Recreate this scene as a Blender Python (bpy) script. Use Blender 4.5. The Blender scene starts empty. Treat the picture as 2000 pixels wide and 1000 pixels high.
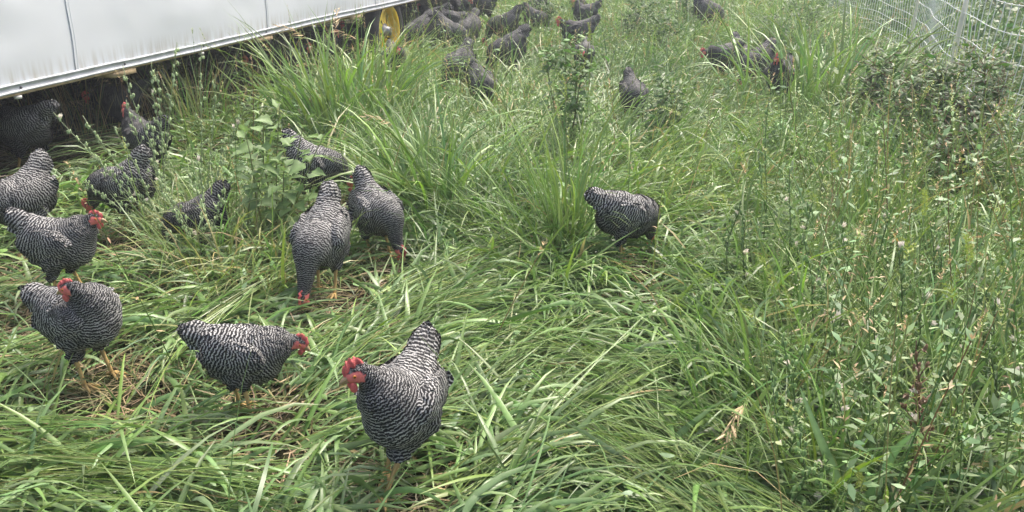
import bpy, math, random
import numpy as np
from mathutils import Vector, Matrix, Euler

# ------------------------------------------------------------------ camera, sky, sun, exposure
scene = bpy.context.scene
CAM_H, PITCH, FPX = 1.55, 22.5, 1570.0            # camera height (m), tilt below horizontal, focal length for a 2000 px wide frame
cam_data = bpy.data.cameras.new("camera")
cam_data.sensor_width = 36.0
cam_data.lens = 36.0 * FPX / 2000.0
cam_data.clip_start = 0.05
cam_data.clip_end = 400.0
cam = bpy.data.objects.new("camera", cam_data)
cam.location = (0, 0, CAM_H)
cam.rotation_euler = (math.radians(90 - PITCH), 0, 0)
scene.collection.objects.link(cam)
scene.camera = cam

SUN_EL, SUN_AZ = 60.0, 36.0                       # sun stands high on the right, behind thin cloud
world = bpy.data.worlds.new("World")
scene.world = world
world.use_nodes = True
wn, wl = world.node_tree.nodes, world.node_tree.links
wn.clear()
w_out = wn.new("ShaderNodeOutputWorld")
w_bg = wn.new("ShaderNodeBackground")
w_sky = wn.new("ShaderNodeTexSky")
w_sky.sky_type = 'NISHITA'
w_sky.sun_disc = False
w_sky.sun_elevation = math.radians(SUN_EL)
w_sky.sun_rotation = math.radians(SUN_AZ)
w_sky.dust_density = 8.0
w_sky.air_density = 0.9
w_sky.ozone_density = 0.4
w_bg.inputs["Strength"].default_value = 0.15
wl.new(w_sky.outputs["Color"], w_bg.inputs["Color"])
wl.new(w_bg.outputs["Background"], w_out.inputs["Surface"])

sun_data = bpy.data.lights.new("sun", 'SUN')
sun_data.energy = 1.5
sun_data.angle = math.radians(22)
sun_data.color = (1.0, 0.97, 0.92)
sun = bpy.data.objects.new("sun", sun_data)
_el, _az = math.radians(SUN_EL), math.radians(SUN_AZ)
_to_sun = Vector((math.sin(_az) * math.cos(_el), math.cos(_az) * math.cos(_el), math.sin(_el)))
sun.rotation_euler = _to_sun.to_track_quat('Z', 'Y').to_euler()
sun.location = (3, -3, 8)
scene.collection.objects.link(sun)

scene.view_settings.view_transform = 'Standard'
scene.view_settings.look = 'None'
scene.view_settings.exposure = 1.08
scene.view_settings.gamma = 1.0
scene.view_settings.use_curve_mapping = False
scene.render.engine = 'CYCLES'
scene.cycles.max_bounces = 6
scene.cycles.diffuse_bounces = 3
scene.cycles.glossy_bounces = 2
scene.cycles.transmission_bounces = 3
scene.cycles.transparent_max_bounces = 4

# ------------------------------------------------------------------ small helpers
rng = np.random.default_rng(11)
random.seed(11)
C = scene.collection
_cp, _sp = math.cos(math.radians(PITCH)), math.sin(math.radians(PITCH))

def ray(px, py):
    u, v = px - 1000.0, 500.0 - py
    return np.array([u, FPX * _cp + v * _sp, v * _cp - FPX * _sp])
def G(px, py, z=0.0):
    """the point of the place seen in that direction, at height z"""
    d = ray(px, py)
    t = (z - CAM_H) / d[2]
    return np.array([d[0] * t, d[1] * t, z])
def RY(px, py, Y):
    d = ray(px, py)
    t = Y / d[1]
    return np.array([d[0] * t, Y, CAM_H + d[2] * t])
def proj(P):
    x, y, z = P[:, 0], P[:, 1], P[:, 2] - CAM_H
    dep = y * _cp - z * _sp
    up = y * _sp + z * _cp
    dep = np.maximum(dep, 1e-3)
    return 1000 + FPX * x / dep, 500 - FPX * up / dep

def ground_h(x, y):
    x = np.asarray(x, float); y = np.asarray(y, float)
    return (0.018 * np.sin(1.3 * x + 0.7) * np.cos(1.1 * y + 0.3) + 0.012 * np.sin(2.9 * x - 1.7 * y)
            + 0.008 * np.sin(5.1 * x + 3.3 * y + 1.0))

def vnoise(x, y, s, seed=0):
    """smooth value noise, 0..1"""
    r = np.random.default_rng(100 + seed).random((64, 64))
    x = np.asarray(x) / s + 17.3; y = np.asarray(y) / s + 9.1
    i, j = np.floor(x).astype(int), np.floor(y).astype(int)
    fx, fy = x - i, y - j
    fx = fx * fx * (3 - 2 * fx); fy = fy * fy * (3 - 2 * fy)
    i0, i1, j0, j1 = i % 64, (i + 1) % 64, j % 64, (j + 1) % 64
    return (r[i0, j0] * (1 - fx) * (1 - fy) + r[i1, j0] * fx * (1 - fy) + r[i0, j1] * (1 - fx) * fy + r[i1, j1] * fx * fy)

def mesh_np(name, V, quads=None, tris=None, attrs=None, mats=None, smooth=True, mat_index=None):
    """mesh from numpy arrays; attrs: name -> (type, array) on points"""
    me = bpy.data.meshes.new(name)
    V = np.asarray(V, np.float32).reshape(-1, 3)
    loops, starts, tot = [], [], 0
    if quads is not None and len(quads):
        q = np.asarray(quads, np.int32).reshape(-1, 4)
        loops.append(q.ravel()); starts.append(tot + np.arange(len(q)) * 4); tot += 4 * len(q)
    if tris is not None and len(tris):
        t = np.asarray(tris, np.int32).reshape(-1, 3)
        loops.append(t.ravel()); starts.append(tot + np.arange(len(t)) * 3); tot += 3 * len(t)
    loops = np.concatenate(loops); starts = np.concatenate(starts).astype(np.int32)
    me.vertices.add(len(V)); me.vertices.foreach_set("co", V.ravel())
    me.loops.add(len(loops)); me.loops.foreach_set("vertex_index", loops)
    me.polygons.add(len(starts)); me.polygons.foreach_set("loop_start", starts)
    if attrs:
        for k, (typ, arr) in attrs.items():
            a = me.attributes.new(k, typ, 'POINT')
            arr = np.asarray(arr, np.float32)
            if typ == 'FLOAT_COLOR':
                if arr.shape[1] == 3: arr = np.concatenate([arr, np.ones((len(arr), 1), np.float32)], 1)
                a.data.foreach_set("color", arr.ravel())
            else:
                a.data.foreach_set("value", arr.ravel())
    me.update(calc_edges=True)
    if smooth: me.polygons.foreach_set("use_smooth", np.ones(len(starts), bool))
    for m in (mats or []): me.materials.append(m)
    if mat_index is not None: me.polygons.foreach_set("material_index", np.asarray(mat_index, np.int32))
    me.validate()
    return me

def obj(name, me, parent=None, loc=None, rot=None, scale=None):
    o = bpy.data.objects.new(name, me)
    C.objects.link(o)
    if parent is not None: o.parent = parent
    if loc is not None: o.location = loc
    if rot is not None: o.rotation_euler = rot
    if scale is not None: o.scale = scale if hasattr(scale, '__len__') else (scale,) * 3
    return o
def tag(o, label=None, cat=None, group=None, kind=None):
    if label: o["label"] = label
    if cat: o["category"] = cat
    if group: o["group"] = group
    if kind: o["kind"] = kind
    return o
def thing(name, label, cat, loc=(0, 0, 0), rz=0.0, group=None):
    o = obj(name, None, None, loc, (0, 0, rz))
    o.empty_display_size = 0.05
    return tag(o, label, cat, group)

class MB:
    """collects boxes, tubes and lathes into one mesh"""
    def __init__(s): s.v, s.q, s.t, s.c, s.n = [], [], [], [], 0
    def add(s, V, quads=None, tris=None, col=None):
        V = np.asarray(V, float).reshape(-1, 3)
        s.v.append(V)
        if quads is not None and len(quads): s.q.append(np.asarray(quads, int).reshape(-1, 4) + s.n)
        if tris is not None and len(tris): s.t.append(np.asarray(tris, int).reshape(-1, 3) + s.n)
        c = np.ones((len(V), 3)) * (np.asarray(col) if col is not None else 1.0)
        s.c.append(c); s.n += len(V)
        return s
    def box(s, c, d, R=None, col=None):
        c = np.asarray(c, float); d = np.asarray(d, float) / 2
        V = np.array([[x, y, z] for x in (-1, 1) for y in (-1, 1) for z in (-1, 1)]) * d
        if R is not None: V = V @ np.asarray(R).T
        return s.add(V + c, [[0, 1, 3, 2], [4, 6, 7, 5], [0, 4, 5, 1], [2, 3, 7, 6], [0, 2, 6, 4], [1, 5, 7, 3]], col=col)
    def tube(s, P, r, n=6, col=None, caps=True):
        P = np.asarray(P, float); m = len(P)
        r = np.broadcast_to(np.asarray(r, float), (m,))
        T = np.gradient(P, axis=0); T /= np.linalg.norm(T, axis=1)[:, None] + 1e-9
        ref = np.array([0, 0, 1.0]) if abs(T[:, 2]).mean() < 0.8 else np.array([1.0, 0, 0])
        A = np.cross(T, ref); A /= np.linalg.norm(A, axis=1)[:, None] + 1e-9
        B = np.cross(T, A)
        a = np.arange(n) * 2 * math.pi / n
        V = P[:, None] + r[:, None, None] * (np.cos(a)[None, :, None] * A[:, None] + np.sin(a)[None, :, None] * B[:, None])
        i, k = np.meshgrid(np.arange(m - 1), np.arange(n), indexing='ij')
        k2 = (k + 1) % n
        Q = np.stack([i * n + k, i * n + k2, (i + 1) * n + k2, (i + 1) * n + k], -1).reshape(-1, 4)
        tr = []
        if caps:
            tr = [[0, j + 1, j] for j in range(1, n - 1)] + [[(m - 1) * n, (m - 1) * n + j, (m - 1) * n + j + 1] for j in range(1, n - 1)]
        cc = col
        if col is not None and np.ndim(col) == 2: cc = np.repeat(np.asarray(col), n, 0)
        return s.add(V.reshape(-1, 3), Q, tr, cc)
    def ell(s, c, r, n=8, m=6, R=None, col=None):
        V, Q = [], []
        for i in range(m + 1):
            th = math.pi * i / m
            for j in range(n):
                ph = 2 * math.pi * j / n
                V.append((math.sin(th) * math.cos(ph), math.sin(th) * math.sin(ph), math.cos(th)))
        V = np.array(V) * np.asarray(r)
        if R is not None: V = V @ np.asarray(R).T
        for i in range(m):
            for j in range(n):
                Q.append([i * n + j, (i + 1) * n + j, (i + 1) * n + (j + 1) % n, i * n + (j + 1) % n])
        return s.add(V + np.asarray(c), Q, None, col)
    def mesh(s, name, mats, smooth=False):
        return mesh_np(name, np.concatenate(s.v), np.concatenate(s.q) if s.q else None, np.concatenate(s.t) if s.t else None,
                       {"col": ('FLOAT_COLOR', np.concatenate(s.c))}, mats if isinstance(mats, list) else [mats], smooth)

# ------------------------------------------------------------------ materials
def new_mat(name):
    m = bpy.data.materials.new(name); m.use_nodes = True
    nt = m.node_tree
    b = nt.nodes.get("Principled BSDF")
    return m, nt, b
def N(nt, typ, **kw):
    n = nt.nodes.new(typ)
    for k, v in kw.items():
        if k in n.inputs.keys() if hasattr(n.inputs, 'keys') else False: n.inputs[k].default_value = v
        else: setattr(n, k, v)
    return n
def mat_plain(name, col, rough=0.6, metal=0.0, noise=0.0, nscale=20.0, bump=0.0, bscale=80.0, spec=0.5, col2=None):
    m, nt, b = new_mat(name)
    b.inputs["Roughness"].default_value = rough
    b.inputs["Metallic"].default_value = metal
    b.inputs["Specular IOR Level"].default_value = spec
    tc = N(nt, "ShaderNodeTexCoord")
    if noise > 0 or col2 is not None:
        no = N(nt, "ShaderNodeTexNoise"); no.inputs["Scale"].default_value = nscale; no.inputs["Detail"].default_value = 6
        nt.links.new(tc.outputs["Object"], no.inputs["Vector"])
        rp = N(nt, "ShaderNodeValToRGB")
        c2 = col2 if col2 is not None else tuple(c * (1 - noise) for c in col)
        rp.color_ramp.elements[0].color = (*c2, 1); rp.color_ramp.elements[0].position = 0.35
        rp.color_ramp.elements[1].color = (*col, 1); rp.color_ramp.elements[1].position = 0.62
        nt.links.new(no.outputs["Fac"], rp.inputs["Fac"]); nt.links.new(rp.outputs["Color"], b.inputs["Base Color"])
    else:
        b.inputs["Base Color"].default_value = (*col, 1)
    if bump > 0:
        n2 = N(nt, "ShaderNodeTexNoise"); n2.inputs["Scale"].default_value = bscale; n2.inputs["Detail"].default_value = 4
        nt.links.new(tc.outputs["Object"], n2.inputs["Vector"])
        bp = N(nt, "ShaderNodeBump"); bp.inputs["Strength"].default_value = bump; bp.inputs["Distance"].default_value = 0.01
        nt.links.new(n2.outputs["Fac"], bp.inputs["Height"]); nt.links.new(bp.outputs["Normal"], b.inputs["Normal"])
    return m
def mat_leafy(name, rough=0.45, trans=0.3, spec=0.4, vein=0.12):
    """leaf material: the albedo of every blade or leaf is in its 'col' attribute; part of the light passes through"""
    m, nt, b = new_mat(name)
    b.inputs["Roughness"].default_value = rough
    b.inputs["Specular IOR Level"].default_value = spec
    at = N(nt, "ShaderNodeAttribute"); at.attribute_name = "col"
    tc = N(nt, "ShaderNodeTexCoord")
    no = N(nt, "ShaderNodeTexNoise"); no.inputs["Scale"].default_value = 45.0; no.inputs["Detail"].default_value = 3
    nt.links.new(tc.outputs["Object"], no.inputs["Vector"])
    mr = N(nt, "ShaderNodeMapRange"); mr.inputs["To Min"].default_value = 1 - vein * 2; mr.inputs["To Max"].default_value = 1 + vein * 2
    nt.links.new(no.outputs["Fac"], mr.inputs["Value"])
    mx = N(nt, "ShaderNodeMix"); mx.data_type = 'RGBA'; mx.blend_type = 'MULTIPLY'; mx.inputs["Factor"].default_value = 1.0
    nt.links.new(at.outputs["Color"], mx.inputs["A"]); nt.links.new(mr.outputs["Result"], mx.inputs["B"])
    nt.links.new(mx.outputs["Result"], b.inputs["Base Color"])
    tr = N(nt, "ShaderNodeBsdfTranslucent")
    hs = N(nt, "ShaderNodeHueSaturation"); hs.inputs["Saturation"].default_value = 1.15; hs.inputs["Value"].default_value = 1.1
    nt.links.new(mx.outputs["Result"], hs.inputs["Color"]); nt.links.new(hs.outputs["Color"], tr.inputs["Color"])
    ms = N(nt, "ShaderNodeMixShader"); ms.inputs["Fac"].default_value = trans
    nt.links.new(b.outputs["BSDF"], ms.inputs[1]); nt.links.new(tr.outputs["BSDF"], ms.inputs[2])
    nt.links.new(ms.outputs["Shader"], nt.nodes["Material Output"].inputs["Surface"])
    return m
def mat_attr(name, rough=0.5, spec=0.5, sss=0.0, bump=0.0, bscale=300.0):
    m, nt, b = new_mat(name)
    b.inputs["Roughness"].default_value = rough; b.inputs["Specular IOR Level"].default_value = spec
    at = N(nt, "ShaderNodeAttribute"); at.attribute_name = "col"
    nt.links.new(at.outputs["Color"], b.inputs["Base Color"])
    if bump > 0:
        tc = N(nt, "ShaderNodeTexCoord"); n2 = N(nt, "ShaderNodeTexNoise"); n2.inputs["Scale"].default_value = bscale
        nt.links.new(tc.outputs["Object"], n2.inputs["Vector"])
        bp = N(nt, "ShaderNodeBump"); bp.inputs["Strength"].default_value = bump; bp.inputs["Distance"].default_value = 0.002
        nt.links.new(n2.outputs["Fac"], bp.inputs["Height"]); nt.links.new(bp.outputs["Normal"], b.inputs["Normal"])
    return m
M_GRASS = mat_leafy("grass_blade", 0.36, 0.28, 0.6)
M_STRAW = mat_leafy("dry_straw", 0.6, 0.12, 0.3)
M_LEAF = mat_leafy("broad_leaf", 0.45, 0.28, 0.4)
M_STEM = mat_attr("weed_stem", 0.5, 0.4)
M_PETAL = mat_leafy("petal", 0.6, 0.35, 0.2, 0.05)
# ------------------------------------------------------------------ the ground
def build_ground():
    m, nt, b = new_mat("soil_and_thatch")
    b.inputs["Roughness"].default_value = 0.95
    b.inputs["Specular IOR Level"].default_value = 0.1
    tc = N(nt, "ShaderNodeTexCoord")
    n1 = N(nt, "ShaderNodeTexNoise"); n1.inputs["Scale"].default_value = 2.2; n1.inputs["Detail"].default_value = 8
    n2 = N(nt, "ShaderNodeTexNoise"); n2.inputs["Scale"].default_value = 60; n2.inputs["Detail"].default_value = 6
    nt.links.new(tc.outputs["Object"], n1.inputs["Vector"]); nt.links.new(tc.outputs["Object"], n2.inputs["Vector"])
    r1 = N(nt, "ShaderNodeValToRGB"); e = r1.color_ramp.elements
    e[0].color = (0.030, 0.026, 0.016, 1); e[0].position = 0.3; e[1].color = (0.05, 0.065, 0.022, 1); e[1].position = 0.7
    r2 = N(nt, "ShaderNodeValToRGB"); e = r2.color_ramp.elements
    e[0].color = (0.5, 0.5, 0.5, 1); e[0].position = 0.35; e[1].color = (1.5, 1.45, 1.3, 1); e[1].position = 0.7
    nt.links.new(n1.outputs["Fac"], r1.inputs["Fac"]); nt.links.new(n2.outputs["Fac"], r2.inputs["Fac"])
    mx = N(nt, "ShaderNodeMix"); mx.data_type = 'RGBA'; mx.blend_type = 'MULTIPLY'; mx.inputs["Factor"].default_value = 1
    nt.links.new(r1.outputs["Color"], mx.inputs["A"]); nt.links.new(r2.outputs["Color"], mx.inputs["B"])
    nt.links.new(mx.outputs["Result"], b.inputs["Base Color"])
    bp = N(nt, "ShaderNodeBump"); bp.inputs["Strength"].default_value = 0.8; bp.inputs["Distance"].default_value = 0.02
    nt.links.new(n2.outputs["Fac"], bp.inputs["Height"]); nt.links.new(bp.outputs["Normal"], b.inputs["Normal"])
    xs = np.concatenate([[-150, -80, -40, -22], np.linspace(-14, 14, 141), [22, 40, 80, 150]])
    ys = np.concatenate([[-80, -30, -12], np.linspace(-4, 24, 141), [32, 50, 90, 160, 250]])
    X, Y = np.meshgrid(xs, ys, indexing='ij')
    Z = ground_h(X, Y)
    V = np.stack([X, Y, Z], -1).reshape(-1, 3)
    nx, ny = len(xs), len(ys)
    i, j = np.meshgrid(np.arange(nx - 1), np.arange(ny - 1), indexing='ij')
    Q = np.stack([i * ny + j, (i + 1) * ny + j, (i + 1) * ny + j + 1, i * ny + j + 1], -1).reshape(-1, 4)
    o = obj("ground", mesh_np("ground", V, Q, mats=[m]))
    tag(o, "grassy pasture ground", None, None, "structure")
build_ground()

# ------------------------------------------------------------------ the mobile coop
RAIL_Z = 0.62
_A, _B = G(0, 189, RAIL_Z), G(812, 0, RAIL_Z)
_e = (_B - _A)[:2]; COOP_LEN_SEEN = np.linalg.norm(_e); _e = _e / COOP_LEN_SEEN
COOP_ANG = math.atan2(_e[1], _e[0])
COOP_IN = np.array([-_e[1], _e[0]])               # points under the coop, away from the camera
COOP_S0, COOP_S1, COOP_W = -3.6, COOP_LEN_SEEN + 2.6, 4.2
def coop_sy(x, y):
    dx, dy = np.asarray(x) - _A[0], np.asarray(y) - _A[1]
    return dx * _e[0] + dy * _e[1], dx * COOP_IN[0] + dy * COOP_IN[1]
def on_wall(px, py, inset=0.0):
    """(s, z) where the view ray meets the coop's side plane"""
    d = ray(px, py)
    t = (inset + _A[0] * COOP_IN[0] + _A[1] * COOP_IN[1]) / (d[0] * COOP_IN[0] + d[1] * COOP_IN[1])
    p = d * t
    return coop_sy(p[0], p[1])[0], CAM_H + p[2]

def mat_tarp():
    m, nt, b = new_mat("white_tarpaulin")
    b.inputs["Roughness"].default_value = 0.85
    b.inputs["Specular IOR Level"].default_value = 0.12
    tc = N(nt, "ShaderNodeTexCoord")
    mp = N(nt, "ShaderNodeMapping"); mp.inputs["Scale"].default_value = (30, 30, 2.5)
    nt.links.new(tc.outputs["Object"], mp.inputs["Vector"])
    st = N(nt, "ShaderNodeTexNoise"); st.inputs["Scale"].default_value = 1.0; st.inputs["Detail"].default_value = 5
    nt.links.new(mp.outputs["Vector"], st.inputs["Vector"])
    sp = N(nt, "ShaderNodeSeparateXYZ"); nt.links.new(tc.outputs["Object"], sp.inputs["Vector"])
    mr = N(nt, "ShaderNodeMapRange"); mr.inputs["From Min"].default_value = 0.67; mr.inputs["From Max"].default_value = 0.80
    mr.inputs["To Min"].default_value = 1.25; mr.inputs["To Max"].default_value = 0.0
    nt.links.new(sp.outputs["Z"], mr.inputs["Value"])
    r = N(nt, "ShaderNodeMapRange"); r.inputs["From Min"].default_value = 0.42; r.inputs["From Max"].default_value = 0.75
    nt.links.new(st.outputs["Fac"], r.inputs["Value"])
    mu = N(nt, "ShaderNodeMath", operation='MULTIPLY'); nt.links.new(mr.outputs["Result"], mu.inputs[0]); nt.links.new(r.outputs["Result"], mu.inputs[1])
    n2 = N(nt, "ShaderNodeTexNoise"); n2.inputs["Scale"].default_value = 3.0; n2.inputs["Detail"].default_value = 7
    nt.links.new(tc.outputs["Object"], n2.inputs["Vector"])
    m2 = N(nt, "ShaderNodeMapRange"); m2.inputs["From Min"].default_value = 0.45; m2.inputs["From Max"].default_value = 0.8; m2.inputs["To Max"].default_value = 0.10
    nt.links.new(n2.outputs["Fac"], m2.inputs["Value"])
    ad = N(nt, "ShaderNodeMath", operation='ADD'); ad.use_clamp = True
    nt.links.new(mu.outputs[0], ad.inputs[0]); nt.links.new(m2.outputs["Result"], ad.inputs[1])
    mx = N(nt, "ShaderNodeMix"); mx.data_type = 'RGBA'
    mx.inputs["A"].default_value = (0.62, 0.655, 0.69, 1); mx.inputs["B"].default_value = (0.42, 0.41, 0.37, 1)
    nt.links.new(ad.outputs[0], mx.inputs["Factor"]); nt.links.new(mx.outputs["Result"], b.inputs["Base Color"])
    n3 = N(nt, "ShaderNodeTexNoise"); n3.inputs["Scale"].default_value = 4.5; n3.inputs["Detail"].default_value = 3
    nt.links.new(tc.outputs["Object"], n3.inputs["Vector"])
    bp = N(nt, "ShaderNodeBump"); bp.inputs["Strength"].default_value = 0.02; bp.inputs["Distance"].default_value = 0.03
    nt.links.new(n3.outputs["Fac"], bp.inputs["Height"]); nt.links.new(bp.outputs["Normal"], b.inputs["Normal"])
    return m

def build_coop():
    root = thing("mobile_coop", "long white tarpaulin covered mobile coop on wheels standing over the grass", "chicken coop",
                 (_A[0], _A[1], 0), COOP_ANG)
    tarp = mat_tarp()
    rail_m = mat_plain("galvanised_rail", (0.52, 0.55, 0.58), 0.5, 0.2, 0.25, 9.0)
    wood = mat_plain("weathered_pine", (0.50, 0.38, 0.22), 0.75, 0, 0.35, 25.0, 0.4, 60)
    dark = mat_plain("bolt_steel", (0.10, 0.10, 0.11), 0.5, 0.6)
    floor_m = mat_plain("coop_floor_boards", (0.16, 0.12, 0.08), 0.85, 0, 0.4, 6.0)
    plastic = mat_plain("pale_clamp", (0.55, 0.55, 0.52), 0.6)
    seams = [on_wall(150, 138)[0], on_wall(522, 48)[0], on_wall(733, 6)[0]]
    edges = [COOP_S0, COOP_S0 + 1.6] + seams + [COOP_S1]
    TOP = 2.0
    # tarp panels, each with its own sag and creases
    for k in range(len(edges) - 1):
        a, c = edges[k], edges[k + 1]
        ns, nz = 40, 30
        S, Zz = np.meshgrid(np.linspace(0, 1, ns), np.linspace(0, 1, nz), indexing='ij')
        z = RAIL_Z + 0.045 + Zz * (TOP - RAIL_Z - 0.045)
        s = a + S * (c - a) + 0.10 * (z - 0.65)
        w = vnoise(s + 3 * k, z * 1.4 + s * 0.8, 0.16, 3) - 0.5
        w2 = vnoise(s * 0.5 - z, z + s * 0.35, 0.3, 5) - 0.5
        env = np.minimum(1, 6 * S * (1 - S) + 0.15) * np.minimum(1, Zz * 5 + 0.1)
        y = -(0.006 * w + 0.016 * w2) * env - 0.022 * np.sin(np.pi * Zz) * np.sin(np.pi * S) + 0.05 * (z - 0.65) ** 2
        V = np.stack([s, y, z], -1).reshape(-1, 3)
        i, j = np.meshgrid(np.arange(ns - 1), np.arange(nz - 1), indexing='ij')
        Q = np.stack([i * nz + j, (i + 1) * nz + j, (i + 1) * nz + j + 1, i * nz + j + 1], -1).reshape(-1, 4)
        obj("tarp_panel", mesh_np("tarp_panel", V, Q, mats=[tarp]), root)
        if k > 0:   # welded seam: a narrow doubled strip standing a little proud
            zz = np.linspace(RAIL_Z + 0.047, TOP, 30)
            ss = a + 0.10 * (zz - 0.65) + 0.004 * np.sin(zz * 14 + k)
            yy = 0.05 * (zz - 0.65) ** 2
            mb = MB()
            for dx in (-0.010, 0.010):
                P = np.stack([ss + dx, yy - 0.004, zz], -1); mb.tube(P, 0.0032, 6)
            V = np.concatenate([np.stack([ss - 0.010, yy - 0.005, zz], -1), np.stack([ss + 0.010, yy - 0.005, zz], -1)])
            m_ = len(zz); i = np.arange(m_ - 1)
            mb.add(V, np.stack([i, i + m_, i + m_ + 1, i + 1], -1))
            obj("tarp_seam", mb.mesh("tarp_seam", tarp), root)
    # curved tarp roof and the two ends and the far side
    prof = [(0.078, TOP)] + [(COOP_W / 2 - (COOP_W / 2 - 0.078) * math.cos(t), TOP + 0.75 * math.sin(t)) for t in np.linspace(0.12, math.pi - 0.12, 14)] + [(COOP_W - 0.078, TOP)]
    V, Q = [], []
    for s in (COOP_S0, COOP_S1):
        for y, z in prof: V.append((s + 0.12, y, z))
    n = len(prof)
    for i in range(n - 1): Q.append([i, i + 1, n + i + 1, n + i])
    obj("tarp_roof", mesh_np("tarp_roof", V, Q, mats=[tarp]), root)
    mb = MB()
    mb.box(((COOP_S0 + COOP_S1) / 2, COOP_W, 1.03), (COOP_S1 - COOP_S0, 0.01, 1.96))  # unseen side, lowered almost to the ground to block light under the coop
    obj("tarp_far_side", mb.mesh("tarp_far_side", tarp), root)
    for s in (COOP_S0 + 0.01, COOP_S1 + 0.12):
        V = [(s, y, z) for y, z in prof] + [(s - 0.1, COOP_W - 0.01, RAIL_Z), (s - 0.1, 0.012, RAIL_Z)]
        m_ = len(V)
        obj("tarp_end", mesh_np("tarp_end", V, None, [[0, i, i + 1] for i in range(1, m_ - 1)], mats=[tarp], smooth=False), root)
    # floor joists and deck
    mb = MB(); mb.box(((COOP_S0 + COOP_S1) / 2, COOP_W / 2, RAIL_Z + 0.03), (COOP_S1 - COOP_S0 - 0.05, COOP_W - 0.12, 0.02))
    obj("floor_deck", mb.mesh("floor_deck", floor_m), root)
    # C-channel rail: profile (y, z) extruded along the side
    pf = [(-0.002, 0.054), (-0.016, 0.054), (-0.016, 0.042), (-0.006, 0.040), (-0.006, 0.014), (-0.018, 0.011), (-0.018, 0.0), (0.004, 0.0), (0.004, 0.054)]
    ss = np.linspace(COOP_S0, COOP_S1, 60)
    V = np.array([[s, y + 0.0015 * math.sin(s * 3.1), RAIL_Z + z + 0.0025 * math.sin(s * 1.7 + 1) + 0.0012 * math.sin(s * 9)] for s in ss for y, z in pf])
    n = len(pf); Q = []
    for i in range(len(ss) - 1):
        for j in range(n): Q.append([i * n + j, i * n + (j + 1) % n, (i + 1) * n + (j + 1) % n, (i + 1) * n + j])
    obj("rail", mesh_np("rail", V, Q, mats=[rail_m], smooth=False), root)
    mb = MB(); mb.box(((COOP_S0 + COOP_S1) / 2, 0.012, RAIL_Z - 0.008), (COOP_S1 - COOP_S0, 0.034, 0.013))
    obj("sill_board", mb.mesh("sill_board", wood), root)
    for px, w in ((240, 44), (515, 30), (697, 20)):
        a = on_wall(px - w / 2, 189 - 0.233 * (px - w / 2))[0]; c = on_wall(px + w / 2, 189 - 0.233 * (px + w / 2))[0]
        mb = MB(); mb.box(((a + c) / 2, 0.10, RAIL_Z - 0.032), (c - a, 0.22, 0.034))
        obj("joist_end", mb.mesh("joist_end", wood), root)
    for px in (38, 241, 395, 518, 691):
        s = on_wall(px, 189 - 0.233 * px - 12)[0]
        mb = MB(); P = np.array([[s, -0.005, RAIL_Z + 0.027], [s, -0.013, RAIL_Z + 0.027]]); mb.tube(P, 0.0075, 6)
        obj("bolt", mb.mesh("bolt", dark), root)
    for px in (33, 392, 611):
        s = on_wall(px, 189 - 0.233 * px)[0]
        mb = MB(); mb.tube(np.array([[s, 0.0, RAIL_Z - 0.016], [s, 0.0, RAIL_Z - 0.034]]), 0.022, 12)
        obj("clamp", mb.mesh("clamp", plastic), root)
    # wheel near the far end (and its mate on the other side)
    c_s, c_z = on_wall(759, 61, 0.04)
    yellow = mat_plain("yellow_rim_paint", (0.84, 0.60, 0.03), 0.42, 0, 0.18, 30)
    rubber = mat_plain("tyre_rubber", (0.028, 0.028, 0.030), 0.8, 0, 0.4, 50, 0.3, 90)
    hubm = mat_plain("hub_steel", (0.30, 0.31, 0.33), 0.45, 0.7, 0.3, 40)
    def lathe(pf, n, closed=False):
        V = np.array([[r * math.cos(a), y, r * math.sin(a)] for y, r in pf for a in np.arange(n) * 2 * math.pi / n])
        m_ = len(pf); Q = [[i * n + j, i * n + (j + 1) % n, ((i + 1) % m_) * n + (j + 1) % n, ((i + 1) % m_) * n + j]
                           for i in range(m_ if closed else m_ - 1) for j in range(n)]
        return V, Q
    for yy in (0.04, COOP_W - 0.25):
        w = obj("wheel", None, root, (c_s, yy, c_z), None, (1.62, 1.62, 1.62))
        V, Q = lathe([(0.0, 0.192), (-0.012, 0.203), (-0.020, 0.222), (-0.018, 0.252), (0.0, 0.275), (0.05, 0.288), (0.10, 0.275), (0.125, 0.25), (0.13, 0.215), (0.115, 0.192)], 40, True)
        t = obj("tyre", mesh_np("tyre", V, Q, mats=[rubber]), w)
        V, Q = lathe([(0.0, 0.140), (-0.010, 0.150), (-0.013, 0.160), (-0.006, 0.167), (0.004, 0.164), (0.012, 0.152), (0.035, 0.142), (0.060, 0.136), (0.105, 0.146), (0.108, 0.140), (0.060, 0.128), (0.030, 0.136)], 40, True)
        obj("rim", mesh_np("rim", V, Q, mats=[yellow]), w, None, None, (1.18, 1, 1.18))
        mb = MB()
        for k in range(5):       # pressed disc: five broad spokes with openings between them
            a0 = k * 2 * math.pi / 5 + 0.2
            pts = []
            for r, da in ((0.045, 0.60), (0.075, 0.50), (0.105, 0.47), (0.132, 0.57)):
                for sgn in np.linspace(-1, 1, 5):
                    a = a0 + sgn * da
                    yv = 0.030 + 0.26 * (r - 0.045) if r < 0.1 else 0.046
                    pts.append((r * math.cos(a), yv, r * math.sin(a)))
            Q2 = [[i * 5 + j, i * 5 + j + 1, (i + 1) * 5 + j + 1, (i + 1) * 5 + j] for i in range(3) for j in range(4)]
            mb.add(pts, Q2)
        obj("wheel_disc", mb.mesh("wheel_disc", yellow), w, None, None, (1.18, 1, 1.18))
        mb = MB(); mb.tube(np.array([[0, 0.06, 0], [0, 0.028, 0], [0, 0.018, 0], [0, -0.012, 0], [0, -0.018, 0]]), [0.058, 0.058, 0.036, 0.034, 0.024], 20)
        mb.tube(np.array([[0, 0.06, 0], [0, 0.16, 0]]), 0.03, 10)
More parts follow.
